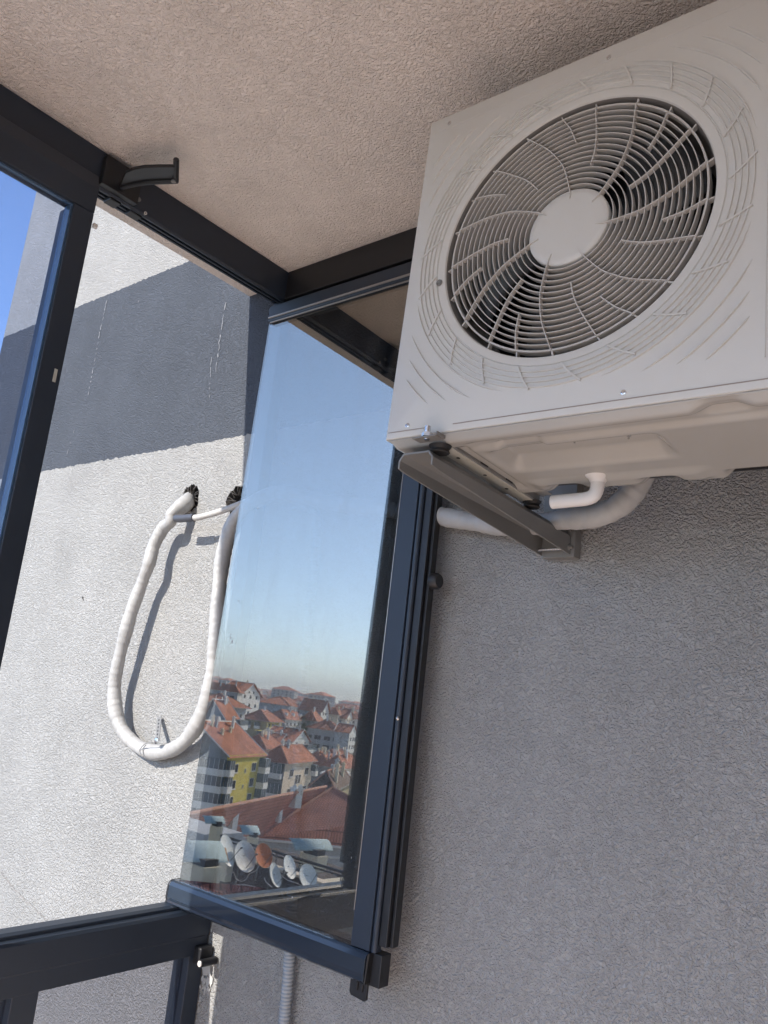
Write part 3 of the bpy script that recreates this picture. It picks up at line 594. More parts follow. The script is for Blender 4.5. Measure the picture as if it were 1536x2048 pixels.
def corrug(name, pts, r, pitch, mat, label, depth=.14, parent=None):
    st = pitch/6; P = resample(smoothpath(pts, 8), st)
    mb = MB(); mb.tube(P, lambda i: r*(1-depth*(.5+.5*math.cos(2*math.pi*i/6))), 18); 
    if parent: return near(name, mb, mat, parent, smooth=60)
    o = mb.build(name, mat, smooth=60, scale=S); return tag(o, label, 'conduit')
c1 = corrug('corrugated_conduit', [ppt(u, v, y) for u, v, y in [(384, 1036, .946), (400, 1034, .948), (430, 1026, .952), (460, 1016, .957), (490, 1004, .965), (520, 992, .975)]], .0063, .0032, M['conduit_pale'], 'thin pale corrugated conduit between the two torn holes')
q = MB(); q.tube([ppt(u, v, y) for u, v, y in [(352, 1037, .944), (366, 1037, .944), (388, 1035, .946)]], .0078, 18); o = near('tape_sleeve', q, M['tape'], fr); o.parent = c1; o.matrix_parent_inverse = Matrix.Identity(4)
c2 = corrug('corrugated_conduit', [(-1.045, .982, .312), (-1.0, .982, .312), (-.965, .982, .285), (-.958, .982, .2), (-.955, .983, .05), (-.94, .983, -.15), (-.918, .983, -.33), (-.908, .983, -.45), (-.905, .983, -.6), (-.905, .983, -1.0)], .0092, .0052, M['conduit'], 'grey corrugated conduit running down the wall below the open leaf')
# perforated strap holding the bottom of the loop
st = empty('perforated_strap', (0, 0, 0), 'perforated metal strap screwed to the wall inside the pipe loop', 'strap')
mb = MB(); a = ppt(319, 1434, .994); b = ppt(314, 1485, .962); ax = (b-a).normalized(); sx = Vector((1, 0, 0)); nn = ax.cross(sx).normalized(); wv = nn.cross(ax).normalized()
mb.obox((a+b)/2, (wv, ax, nn), .0048, (b-a).length/2, .0007); near('band', mb, M['galv'], st)
for k in range(6):
    p = a.lerp(b, .14+.14*k); q = MB(); q.obox(p-nn*.0009*(1 if nn.y > 0 else -1), (wv, ax, nn), .0011, .0022, .0004); near('hole', q, M['rubber'], st)
q = MB(); c = ppt(311, 1482, .955); q.lathe([(0, 0), (.0034, 0), (.0060, .001), (.0062, .004), (0, .004)], c, (0, 1, 0), 18); near('bolt', q, M['steel'], st, smooth=30)
q = MB(); q.tube(smoothpath([ppt(310, 1485, .957), ppt(292, 1487, .958), ppt(281, 1497, .966), ppt(279, 1506, .966), ppt(286, 1513, .966)], 5), .0008, 6)
q.tube(smoothpath([ppt(292, 1490, .962), ppt(286, 1498, .966), ppt(287, 1512, .966)], 5), .0008, 6); near('wire', q, M['galv'], st)
# ---------------------------------------------------------------- the city across the street, seen mirrored in the open leaf
def rooftile(name, col, col2, row=0.34, var=.35):
    m, nt, b = new_mat(name); L = nt.links.new; b.inputs['Roughness'].default_value = .85
    uv = N(nt, 'ShaderNodeUVMap', uv_map='UVMap'); sp = N(nt, 'ShaderNodeSeparateXYZ'); L(uv.outputs[0], sp.inputs[0])
    fr_ = N(nt, 'ShaderNodeMath', operation='FRACT'); dv = N(nt, 'ShaderNodeMath', operation='DIVIDE'); L(sp.outputs['Y'], dv.inputs[0]); dv.inputs[1].default_value = row; L(dv.outputs[0], fr_.inputs[0])
    dx = N(nt, 'ShaderNodeMath', operation='DIVIDE'); L(sp.outputs['X'], dx.inputs[0]); dx.inputs[1].default_value = .30
    sx = N(nt, 'ShaderNodeMath', operation='PINGPONG'); L(dx.outputs[0], sx.inputs[0]); sx.inputs[1].default_value = .15
    hh = N(nt, 'ShaderNodeMath', operation='MULTIPLY_ADD'); L(fr_.outputs[0], hh.inputs[0]); hh.inputs[1].default_value = -1.0; L(sx.outputs[0], hh.inputs[2])
    bp = N(nt, 'ShaderNodeBump', i_Strength=1.0, i_Distance=.16); L(hh.outputs[0], bp.inputs['Height']); L(bp.outputs[0], b.inputs['Normal'])
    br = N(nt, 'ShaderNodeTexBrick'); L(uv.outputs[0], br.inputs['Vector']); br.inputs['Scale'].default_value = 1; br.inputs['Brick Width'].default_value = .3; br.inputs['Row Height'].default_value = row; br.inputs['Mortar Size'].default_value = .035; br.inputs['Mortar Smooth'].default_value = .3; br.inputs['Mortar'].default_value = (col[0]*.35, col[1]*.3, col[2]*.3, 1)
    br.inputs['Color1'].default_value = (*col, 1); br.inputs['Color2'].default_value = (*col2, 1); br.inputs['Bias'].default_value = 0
    no = N(nt, 'ShaderNodeTexNoise', i_Scale=.35, i_Detail=5.0); tc = N(nt, 'ShaderNodeTexCoord'); L(tc.outputs['Object'], no.inputs['Vector'])
    mr = N(nt, 'ShaderNodeMapRange'); mr.inputs['From Min'].default_value = .3; mr.inputs['From Max'].default_value = .7; mr.inputs['To Min'].default_value = 1-var; mr.inputs['To Max'].default_value = 1.1; L(no.outputs['Fac'], mr.inputs['Value'])
    ml = N(nt, 'ShaderNodeVectorMath', operation='SCALE'); L(br.outputs['Color'], ml.inputs[0]); L(mr.outputs[0], ml.inputs['Scale']); L(ml.outputs[0], b.inputs['Base Color'])
    return m
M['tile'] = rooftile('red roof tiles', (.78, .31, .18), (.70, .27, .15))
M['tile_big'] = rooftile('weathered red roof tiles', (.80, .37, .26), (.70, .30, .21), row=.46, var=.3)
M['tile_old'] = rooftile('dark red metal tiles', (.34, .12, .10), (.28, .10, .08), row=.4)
M['ridge'] = plain('pale ridge tiles', (.50, .27, .19), .9, var=.2, vscale=2)
def cm(name, col, v=.12, r=.9): M[name] = plain(name.replace('_', ' '), col, r, var=v, vscale=.35); return M[name]
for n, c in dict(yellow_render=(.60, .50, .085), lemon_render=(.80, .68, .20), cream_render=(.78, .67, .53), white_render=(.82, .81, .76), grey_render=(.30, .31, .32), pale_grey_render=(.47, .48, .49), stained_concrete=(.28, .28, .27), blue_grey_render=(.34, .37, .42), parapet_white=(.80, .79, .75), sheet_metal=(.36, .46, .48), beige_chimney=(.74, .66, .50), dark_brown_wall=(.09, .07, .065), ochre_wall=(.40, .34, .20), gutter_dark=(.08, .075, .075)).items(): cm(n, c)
M['window'] = plain('dark window glass', (.03, .035, .045), .12)
M['window_frame'] = plain('white window frame', (.68, .68, .66), .6)
M['balcony_glass'] = plain('balcony glazing', (.10, .13, .15), .15)
M['dish_white'] = plain('weathered white dish', (.80, .81, .78), .5, var=.15, vscale=3)
M['dish_rust'] = plain('rusty dish', (.62, .20, .08), .8, var=.25, vscale=5)
M['rim_tan'] = plain('pale orange rim', (.62, .36, .2), .6)
M['rust'] = plain('rust stain', (.42, .20, .06), .9, var=.4, vscale=6)
M['cable'] = plain('pale cable', (.55, .5, .47), .6)
def up(p, dz): return Vector((p.x, p.y, p.z+dz))
def flatpoly(mb, pts, mi=0): mb.add(pts, [tuple(range(len(pts)))], mi)
def set_uv(o, eave, slope_of):
    me = o.data; uv = me.uv_layers.new(name='UVMap')
    for p in me.polygons:
        n = p.normal; h = Vector((n.x, n.y, 0))
        if h.length < .02: h = Vector((0, 1, 0))
        h.normalize(); e = Vector((-h.y, h.x, 0)); s_ = n.cross(e)
        for li in p.loop_indices:
            v = me.vertices[me.loops[li].vertex_index].co; uv.data[li].uv = (v.dot(e), v.dot(s_))
def slab_poly(mb, pts, th=.18):
    """thick roof plane"""
    vs = [Vector(p) for p in pts]; n = len(vs); lo = [up(p, -th) for p in vs]
    mb.add(vs+lo, [tuple(range(n)), tuple(range(n, 2*n))[::-1]] + [(i, n+i, n+(i+1) % n, (i+1) % n) for i in range(n)])
ALLB = []; Z_up = Vector((0, 0, 1))
class Bld:
    """block from the near eave corner P0, the right eave end P1 and the left eave end P2 (real coordinates), walls down to zb"""
    def __init__(s, name, label, P0, P1, P2, zb, wall_a, wall_b, cat='building', group=None):
        s.P0, s.P1, s.P2 = P0, P1, P2; P3 = P1+P2-P0; s.P3 = P3; s.zb = zb; s.z0 = P0.z
        cen = (P0+P1+P2+P3)/4; s.root = empty(name, (cen.x, cen.y, zb), label, cat, group); s.cen = cen
        s.A = (P1-P0); s.B = (P2-P0); s.a = s.A.normalized(); s.b = s.B.normalized()
        s.la, s.lb = s.A.length, s.B.length
        s.na = s.out(P0, s.a); s.nb = s.out(P0, s.b)
        mb = MB(); q = [P0, P1, P3, P2]; lo = [Vector((p.x, p.y, zb)) for p in q]
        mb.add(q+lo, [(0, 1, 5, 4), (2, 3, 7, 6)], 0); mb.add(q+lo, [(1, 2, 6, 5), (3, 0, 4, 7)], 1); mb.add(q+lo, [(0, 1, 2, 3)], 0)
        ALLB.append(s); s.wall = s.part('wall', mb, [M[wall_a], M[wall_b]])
    def out(s, p, d):
        n = Vector((d.y, -d.x, 0)).normalized(); return n if (s.cen-p).dot(n) < 0 else -n
    def part(s, name, mb, mats, parent=None, **k):
        o = mb.build(name, mats, None, **k)
        o.parent = parent or s.root
        if not parent: o.matrix_parent_inverse = Matrix.Translation(-Vector(s.root.location))
        return o
    def face(s, f):   # origin, direction, length, normal
        return {'a': (s.P0, s.a, s.la, s.na), 'b': (s.P0, s.b, s.lb, s.nb), 'c': (s.P2, s.a, s.la, -s.na), 'd': (s.P1, s.b, s.lb, -s.nb)}[f]
    def window(s, f, t, z, w, h, frame='window_frame', sill=True, depth=.06):
        if f == 'a': w *= 1.75
        o, d, L_, n = s.face(f); c = o+d*(L_*t); mb = MB(); zc = s.z0-z
        X, Y, Z = d, n, Vector((0, 0, 1)); c = Vector((c.x, c.y, zc))
        mb.obox(c+n*.02, (X, Y, Z), w/2, .03, h/2, 0)
        fw = .07
        for sx in (-1, 1): mb.obox(c+d*sx*(w/2)+n*.04, (X, Y, Z), fw/2, .05, h/2+fw/2, 1)
        for sz in (-1, 1): mb.obox(c+Z*sz*(h/2)+n*.04, (X, Y, Z), w/2-fw/2, .05, fw/2, 1)
        if w > 1: mb.obox(c+n*.045, (X, Y, Z), .03, .025, h/2-fw/2, 1)
        if sill: mb.obox(c-Z*(h/2+fw/2+.06)+n*.12, (X, Y, Z), w/2+.12, .12, .05, 1)
        return s.part('window', mb, [M['window'], M[frame]])
    def grid(s, f, ts, zs, w=1.3, h=1.4, **k):
        for z in zs:
            for t in ts: s.window(f, t, z, w, h, **k)
    def balcony(s, f, t0, t1, z, dep=1.2, h=1.0, mat='parapet_white', glazed=True, gh=1.5):
        o, d, L_, n = s.face(f); c = o+d*(L_*(t0+t1)/2); c = Vector((c.x, c.y, s.z0-z)); w = L_*(t1-t0)/2; Z = Vector((0, 0, 1))
        mb = MB(); mb.obox(c+n*dep/2, (d, n, Z), w, dep/2, .09); mb.obox(c+n*(dep-.06)+Z*(h/2+.09), (d, n, Z), w, .06, h/2)
        for sx in (-1, 1): mb.obox(c+n*(dep/2-.06)+d*sx*(w-.06)+Z*(h/2+.09), (d, n, Z), .06, dep/2-.06, h/2)
        p = s.part('balcony', mb, M[mat])
        if glazed:
            mb = MB(); mb.obox(c+n*(dep-.16)/2+Z*(h+.09+gh/2), (d, n, Z), w-.08, (dep-.16)/2, gh/2-.002); k = max(1, int(w*2/.9))
            for i in range(k+1): mb.obox(c+d*(-w+.08+(2*w-.16)*i/k)+n*(dep-.13)+Z*(h+.09+gh/2), (d, n, Z), .03, .03, gh/2-.004, 1)
            s.part('glazing', mb, [M['balcony_glass'], M['window_frame']], parent=p)
        return p
    def hip(s, h, ov=.7, mat='tile', frac=.5, inset=None):
        z = s.z0+.15; q = [s.P0-(s.a+s.b)*ov, s.P1+(s.a-s.b)*ov, s.P3+(s.a+s.b)*ov, s.P2+(s.b-s.a)*ov]; q = [Vector((p.x, p.y, z)) for p in q]
        la, lb = s.la+2*ov, s.lb+2*ov
        if la >= lb: i_ = inset if inset is not None else lb/2; r0 = (q[0]+q[3])/2+s.a*i_; r1 = (q[1]+q[2])/2-s.a*i_; r0, r1 = up(r0, h), up(r1, h); pl = [(q[0], q[1], r1, r0), (q[1], q[2], r1), (q[2], q[3], r0, r1), (q[3], q[0], r0)]
        else: i_ = inset if inset is not None else la/2; r0 = (q[0]+q[1])/2+s.b*i_; r1 = (q[3]+q[2])/2-s.b*i_; r0, r1 = up(r0, h), up(r1, h); pl = [(q[0], q[3], r1, r0), (q[3], q[2], r1), (q[2], q[1], r0, r1), (q[1], q[0], r0)]
        mb = MB()
        for p in pl: slab_poly(mb, p)
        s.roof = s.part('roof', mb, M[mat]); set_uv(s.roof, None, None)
        g = MB(); g.tube([up(r0, .04), up(r1, .04)], .16, 8)
        for c, r in ((q[0], r0), (q[1], r1 if la >= lb else r0), (q[2], r1), (q[3], r0 if la >= lb else r1)): g.tube([up(c, .02), up(r, .04)], .13, 6)
        s.part('ridge', g, M['ridge'], parent=s.roof); s.r0, s.r1 = r0, r1
        g = MB(); g.add([up(p, -.02) for p in q]+[up(p, -.22) for p in q], [(0, 1, 2, 3), (4, 5, 6, 7), (0, 1, 5, 4), (1, 2, 6, 5), (2, 3, 7, 6), (3, 0, 4, 7)]); s.part('eaves', g, M['parapet_white'], parent=s.roof)
    def gable(s, along, h, ov=.6, mat='tile', wallmat='white_render', frac=.5):
        """ridge runs along face direction a or b; frac places it across"""
        d, e, ld, le = (s.a, s.b, s.la, s.lb) if along == 'a' else (s.b, s.a, s.lb, s.la)
        z = s.z0+.1; o = Vector((s.P0.x, s.P0.y, z))
        def pt(u, v, w_): return o+d*u+e*v+Vector((0, 0, w_))
        f = le*frac; k1 = h/f; k2 = h/(le-f)
        mb = MB(); r0, r1 = pt(-ov, f, h), pt(ld+ov, f, h)
        slab_poly(mb, [pt(-ov, -ov, -k1*ov), pt(ld+ov, -ov, -k1*ov), r1, r0], .2); slab_poly(mb, [pt(-ov, le+ov, -k2*ov), pt(ld+ov, le+ov, -k2*ov), r1, r0], .2)
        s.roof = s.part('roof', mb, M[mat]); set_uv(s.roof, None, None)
        for u in (0, ld): g = MB(); g.prism([pt(u, 0, -.1), pt(u, le, -.1), pt(u, f, h-.25)], (d*(-.01 if u == 0 else .01))); s.part('gable_wall', g, M[wallmat])
        g = MB(); g.tube([up(r0, .05), up(r1, .05)], .15, 8)
        for u in (-ov, ld+ov):
            for v, w_ in ((-ov, -k1*ov), (le+ov, -k2*ov)): g.tube([pt(u, v, w_), pt(u, f, h)], .14, 4)
        s.part('verge', g, M['parapet_white'], parent=s.roof); s.r0, s.r1 = r0, r1
    def chimney(s, p, w=.7, h=1.6, mat='beige_chimney', cap=True):
        mb = MB(); X, Y, Z = s.a, s.na, Vector((0, 0, 1)); mb.obox(up(p, h/2-.6), (X, Y, Z), w/2, w*.35, h/2+.6)
        if cap: mb.obox(up(p, h+.08), (X, Y, Z), w/2+.12, w*.35+.12, .07); mb.obox(up(p, h+.28), (X, Y, Z), w/2-.1, w*.2, .12)
        return s.part('chimney', mb, M[mat], parent=getattr(s, 'roof', None))
A_ = lambda a, b: (380+a/4.042, 1340+b/4.042)      # zoomed measurement sheets
B_ = lambda a, b: (360+a/4.042, 1560+b/4.042)
def blk(name, label, p0, dist, ang, la, lb, zb, wa, wb, f=A_, group=None):
    """near eave corner at p0 (measured), right face running at compass angle ang for la metres, left face lb metres"""
    ang -= 6; la *= 1.26; P0 = through_mirror(*f(*p0), dist); a = math.radians(ang); A = Vector((math.cos(a), math.sin(a), 0)); B = Vector((math.sin(a), -math.cos(a), 0))
    if B.x > 0: B = -B
    return Bld(name, label, P0, P0+A*la, P0+B*lb, zb, wa, wb, group=group)
def ground_z(x, y):
    r = math.hypot(x, y); az = math.degrees(math.atan2(y, x))   # city lies around -135
    t = max(0, min(1, (r-150)/330)); z = -31+15*t*t*(3-2*t)
    u = max(0, min(1, (r-500)/2200))
    azm = az if az < 0 else az-360        # -90 .. -270
    k = max(0, min(1, (-129-azm)/14.0))    # 0 on the picture's right, 1 on its left
    z += u*(12+38*k)
    q = max(0, min(1, (r-2600)/1800)); z += q*(14+40*k)
    return z
# ground sheet reaching the horizon
mb = MB(); NR, NA = 46, 72; vs = []
for i in range(NR):
    r = 12*(1.155**i)
    for j in range(NA):
        a = 2*math.pi*j/NA; x, y = r*math.cos(a), r*math.sin(a)
        zz = ground_z(x, y) if math.cos(a-math.radians(-140)) > .2 else -31
        vs.append((x, y, zz))
fs = [(i*NA+j, i*NA+(j+1) % NA, (i+1)*NA+(j+1) % NA, (i+1)*NA+j) for i in range(NR-1) for j in range(NA)]+[tuple(range(NA))[::-1]]
mb.add(vs, fs); structure('ground', mb, plain('dry ground', (.38, .32, .24), .95, var=.3, vscale=.02), smooth=180)
# mustard block
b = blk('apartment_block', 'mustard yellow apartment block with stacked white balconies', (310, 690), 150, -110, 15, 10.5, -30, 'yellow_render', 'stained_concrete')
b.gable('a', 5.2, ov=.5, wallmat='stained_concrete', frac=.72)
mb = MB(); mb.obox(b.P0+b.a*(b.la/2)+b.na*.12-Vector((0, 0, .35)), (b.a, b.na, Vector((0, 0, 1))), b.la/2+.2, .18, .35); b.part('fascia', mb, M['yellow_render'])
for z in (2.4, 5.3, 8.2, 11.1):
    b.window('a', .22, z, 1.5, 1.5); b.window('a', .72, z, 1.2, 1.5)
    b.window('a', .50, z+.6, .25, .7, sill=False)
for z in (3.6, 6.5, 9.4, 12.3):
    b.balcony('b', .0, .82, z, dep=1.3, h=1.0, gh=1.75); b.balcony('a', .86, 1.0, z, dep=1.6, h=1.0, gh=1.7)
b.balcony('a', .0, .11, 3.6, dep=.9, gh=1.6); b.balcony('a', .0, .11, 6.5, dep=.9, gh=1.6); b.balcony('a', .0, .11, 9.4, dep=.9, gh=1.6)
b.chimney(b.P0+b.a*6+b.b*4.5+Vector((0, 0, 2.6)), .7, 1.3); b.chimney(b.P0+b.a*2.5+b.b*8.5+Vector((0, 0, 4.2)), .6, 2.2, 'pale_grey_render'); b.chimney(b.P0+b.a*11+b.b*5+Vector((0, 0, 2.8)), .7, 1.4)
# cream block
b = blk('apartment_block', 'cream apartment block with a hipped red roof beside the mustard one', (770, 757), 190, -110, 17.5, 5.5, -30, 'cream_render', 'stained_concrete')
b.hip(3.6, ov=1.0)
for z in (2.3, 6.6): b.grid('a', (.25, .78), (z,), 1.5, 1.6)
for z in (3.9, 8.3): b.window('a', .45, z, 1.0, 2.0, sill=False); b.window('a', .55, z, 1.0, 2.0, sill=False)
for z in (3.4, 7.8, 12.2): b.balcony('b', .05, .95, z, dep=1.4, h=1.0, gh=2.2)
b.balcony('a', .94, 1.04, 3.4, dep=1.4); b.balcony('a', .94, 1.04, 7.8, dep=1.4)
# white gabled house in the middle
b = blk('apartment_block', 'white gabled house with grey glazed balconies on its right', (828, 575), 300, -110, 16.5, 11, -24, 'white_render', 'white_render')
b.gable('b', 4.2, ov=.8, frac=.5)
for z in (.2, 3.6, 7.0): b.grid('a', (.25, .75), (z+1,), 1.1, 1.5, sill=False)
q = blk('apartment_block', 'grey balcony wing behind the white gabled house', (925, 605), 306, -110, 9, 5, -24, 'pale_grey_render', 'grey_render')
for z in (1.6, 4.8, 8.0): q.balcony('a', .0, 1.0, z+1.2, dep=1.6, h=1.1, gh=1.7)
q = blk('apartment_block', 'low white wing with a small gable and arched terrace', (720, 580), 298, -110, 9, 5.5, -24, 'white_render', 'grey_render'); q.gable('b', 2.6, ov=.6)
q.window('a', .5, 2.0, 1.2, 1.4); q.balcony('b', .1, .7, 3.4, dep=1.6)
# long grey block with loggias
b = blk('apartment_block', 'long grey block with rows of dark loggias and a red roof', (1200, 500), 330, -112, 9.5, 13, -26, 'blue_grey_render', 'pale_grey_render')
b.hip(4.0, ov=.8)
for z in (3.2, 6.6, 10.0, 13.4): b.grid('b', (.10, .88), (z,), 1.3, 1.5, sill=False); b.grid('b', (.33, .64), (z,), 2.8, 1.7, sill=False); b.balcony('a', .1, .9, z+.9, dep=1.4, h=1.0)
q = blk('apartment_block', 'white tower block with a small gable at the right edge', (1290, 505), 322, -110, 9, 6, -26, 'white_render', 'pale_grey_render'); q.gable('b', 3.0, ov=.5)
for z in (2.6, 5.6, 8.6, 11.6, 14.6): q.grid('a', (.25, .6, .85), (z,), 1.0, 1.5, sill=False)
# yellow villa row
b = blk('apartment_block', 'bright yellow house with a broad red roof', (625, 418), 335, -112, 16, 11, -22, 'lemon_render', 'ochre_wall')
b.hip(4.2, ov=1.2); b.grid('a', (.15, .38, .6, .85), (1.5, 4.8), 1.1, 1.4, sill=False)
for t in (.25, .62): b.balcony('b', t, t+.2, 3.2, dep=1.2)
q = blk('apartment_block', 'ochre house with a low balcony below the bright yellow one', (620, 500), 318, -112, 9, 6, -22, 'yellow_render', 'ochre_wall'); q.balcony('b', .05, .6, 2.6, dep=1.6, glazed=True); q.balcony('a', .1, .8, 2.8, dep=1.2)
# grey gable house, left
b = blk('apartment_block', 'grey gabled house with a white lit end wall', (283, 388), 232, -110, 8.5, 6.0, -27, 'white_render', 'blue_grey_render')
b.gable('a', 4.6, ov=.6, wallmat='blue_grey_render', frac=.75)
for z in (1.9, 4.9, 7.9): b.grid('a', (.3, .75), (z,), 1.1, 1.4); 
for z in (2.5, 6.0): b.window('b', .3, z, 1.0, 1.2); b.window('b', .62, z-1, 1.0, 1.2)
q = blk('apartment_block', 'pale grey annexe with glazed balconies beside the grey gabled house', (378, 400), 236, -110, 5, 3, -27, 'pale_grey_render', 'grey_render')
for z in (1.6, 4.6, 7.6): q.balcony('a', .0, 1.0, z+1, dep=1.3)
# broad roofed house behind it
b = blk('apartment_block', 'broad low roofed house at the left with grey walls', (330, 300), 268, -114, 13, 14, -26, 'pale_grey_render', 'grey_render'); b.hip(3.8, ov=1.5); b.grid('a', (.3, .7), (2.6,), 1.2, 1.4)
b = blk('apartment_block', 'small lemon walled house at the far left edge', (125, 360), 250, -112, 8, 5, -27, 'lemon_render', 'white_render'); b.hip(2.4, ov=.7); b.grid('a', (.3, .7), (2, 5), 1.0, 1.2)
# white gable, top left
b = blk('apartment_block', 'tall white gabled block on the skyline at the left', (408, 190), 385, -110, 21, 10, -20, 'white_render', 'grey_render'); b.gable('b', 5.5, ov=1.1)
for z in (-.3, 3.6, 7.2, 10.8): b.grid('a', (.22, .5, .8), (z+1.3,), 1.2, 1.6, sill=False)
b.window('a', .4, -1.2, .9, 1.2, sill=False); b.window('a', .62, -1.2, .9, 1.2, sill=False)
q = blk('apartment_block', 'grey flat fronted block left of the tall white gable', (388, 185), 372, -112, 5, 17, -20, 'white_render', 'blue_grey_render'); q.hip(3.2, ov=.8)
q.grid('b', (.15, .3, .45, .6, .75), (2.2, 5.4), 2.2, 1.3, sill=False)
# long block
b = blk('apartment_block', 'long block with a white end wall on the skyline', (803, 292), 430, -110, 17, 18, -20, 'white_render', 'blue_grey_render'); b.hip(4.5, ov=1.0)
b.grid('a', (.25, .5, .78), (2.8, 6.2, 9.6), 1.2, 1.6, sill=False); b.grid('b', (.15, .4, .65, .88), (4.0, 7.4), 3.0, 1.4, sill=False)
b = blk('apartment_block', 'dark sided block with a tall white gable on the skyline', (1062, 328), 440, -110, 12, 12, -20, 'white_render', 'blue_grey_render'); b.gable('b', 5.6, ov=1.2)
b.grid('a', (.3, .6), (1.6, 5, 8.4), 1.2, 1.5, sill=False); b.balcony('a', .85, 1.05, 6, dep=2)
b = blk('apartment_block', 'cream house with balconies right of the dark sided block', (1195, 365), 455, -112, 11, 5, -20, 'cream_render', 'cream_render'); b.hip(3.8, ov=.9); b.grid('a', (.2, .8), (2, 5.2), 1.2, 1.5, sill=False); b.balcony('a', .35, .65, 5, dep=1.2)
b = blk('apartment_block', 'sand coloured gabled house at the right of the skyline', (1262, 385), 460, -112, 14, 4, -20, 'cream_render', 'cream_render'); b.gable('b', 5, ov=1.0); b.grid('a', (.2, .5, .8), (1.6, 5), 1.2, 1.5, sill=False)
b = blk('apartment_block', 'white villa row with little dormers', (770, 400), 372, -110, 23, 8, -22, 'white_render', 'grey_render'); b.hip(4.0, ov=.9); b.grid('a', (.12, .3, .5, .7, .88), (2, 5), 1.3, 1.4, sill=False)
for t in (.15, .5, .85):
    p = b.P0+b.a*(b.la*t)+b.b*2.2+Vector((0, 0, 1.3)); mb = MB(); mb.obox(p, (b.a, b.na, Vector((0, 0, 1))), 1.1, 1.4, .8); mb.prism([p-b.a*1.4+b.na*1.5+Vector((0, 0, .8)), p+b.a*1.4+b.na*1.5+Vector((0, 0, .8)), p+b.na*1.5+Vector((0, 0, 1.7))], -b.na*3); b.part('dormer', mb, M['white_render'], parent=b.roof)
b = blk('apartment_block', 'dark red roofed house behind the long grey block', (1010, 415), 360, -114, 12, 6, -24, 'grey_render', 'grey_render'); b.hip(4.2, ov=1.0)
for i, (px, d_, la_, lb_, t_) in enumerate([((600, 640), 200, 12, 6, 'low terracotta roof between the mustard and white houses'), ((1120, 790), 235, 13, 6, 'red roofed house behind the white canopy'), ((1235, 800), 225, 16, 6, 'red roofed house at the right edge above the canopy'), ((1180, 735), 262, 15, 6, 'red roofed house below the long grey block'), ((1050, 745), 258, 8, 4, 'small red roof beside the trees')]):
    b = blk('house', t_, px, d_, -112+2*i, la_, lb_, -31, 'cream_render', 'grey_render'); b.hip(3.0, ov=.8); b.chimney((b.r0+b.r1)/2+Vector((0, 0, -.3)), .6, 1.2); b.grid('a', (.3, .7), (2.0,), 1.1, 1.3)
b = blk('house', 'dark glazed house with a white canopy roof', (1215, 862), 175, -116, 11, 4.5, -31, 'grey_render', 'blue_grey_render'); mb = MB(); q = [b.P0, b.P1, b.P3, b.P2]; slab_poly(mb, [up(p, .3) for p in q], .35); b.part('canopy_roof', mb, M['parapet_white']); b.grid('b', (.25, .75), (1.8, 4.6), 1.6, 1.6)
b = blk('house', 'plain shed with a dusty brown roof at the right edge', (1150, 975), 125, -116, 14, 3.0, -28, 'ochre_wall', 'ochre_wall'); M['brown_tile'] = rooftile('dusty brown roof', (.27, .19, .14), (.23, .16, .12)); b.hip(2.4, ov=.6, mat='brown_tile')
rq = random.Random(77)
for b in ALLB:      # chimneys, roof lights and small dishes on the nearer roofs
    if not hasattr(b, 'r0'): continue
    for i in range(rq.choice((2, 3, 4))):
        t = rq.uniform(.08, .92); p = b.r0.lerp(b.r1, t)+(b.na if rq.random() < .6 else b.nb)*rq.uniform(.3, 1.6)-Z_up*.5
        b.chimney(p, rq.uniform(.6, .9), rq.uniform(1.2, 1.9), rq.choice(('parapet_white', 'beige_chimney', 'pale_grey_render')), cap=rq.random() < .6)
    if rq.random() < .7:
        p = b.r0.lerp(b.r1, rq.uniform(.2, .8))+b.na*.8+Z_up*.5; mb = MB(); mb.lathe([(0, -.1), (.3, -.07), (.5, 0), (.5, .02), (0, -.06)], p, (b.na+Z_up*.3), 16); mb.tube([p, p-Z_up*1.2], .04, 5); b.part('dish', mb, M['parapet_white'], parent=b.roof)
# roofs filling the slope between the named houses, and the far suburb
cols = ['white_render', 'cream_render', 'pale_grey_render', 'white_render', 'lemon_render']
protos = []
def simple_house(la, lb, h, col, i):
    P0 = Vector((0, 0, h)); b = Bld('distant_house', None, P0, P0+Vector((la, 0, 0)), P0+Vector((0, lb, 0)), 0, col, col)
    b.hip(3.6, ov=.9); b.grid('a', (.15, .38, .62, .85), [1.8+3*k for k in range(int(h/3)-1)], 1.2, 1.4, sill=False); b.grid('b', (.2, .5, .8), [1.8+3*k for k in range(int(h/3)-1)], 1.2, 1.4, sill=False); return b
def copy_tree(o, parent=None):
    c = o.copy(); C.objects.link(c)
    if parent: c.parent = parent
    for ch in list(o.children): copy_tree(ch, c)
    return c
rr = random.Random(21)
mid = [simple_house(15, 12, 13, 'white_render', 0), simple_house(20, 13, 16, 'cream_render', 1), simple_house(12, 11, 10, 'pale_grey_render', 2)]
used = set(); spots = []
for i in range(60):
    a = math.radians(rr.uniform(-126, -148)); r = rr.uniform(480, 860); spots.append((r, a))
spots.sort()
for i, (r, a) in enumerate(spots):
    k = i % 3; o = mid[k].root if k not in used else copy_tree(mid[k].root)
    used.add(k); x, y = r*math.cos(a), r*math.sin(a); o.location = (x, y, ground_z(x, y)-1); o.rotation_euler = (0, 0, math.radians(-118+rr.uniform(-12, 12)+180*(i % 2)))
    tag(o, 'hazy red roofed house on the slope beyond the nearest blocks', 'house', 'hazy houses on the far slope')
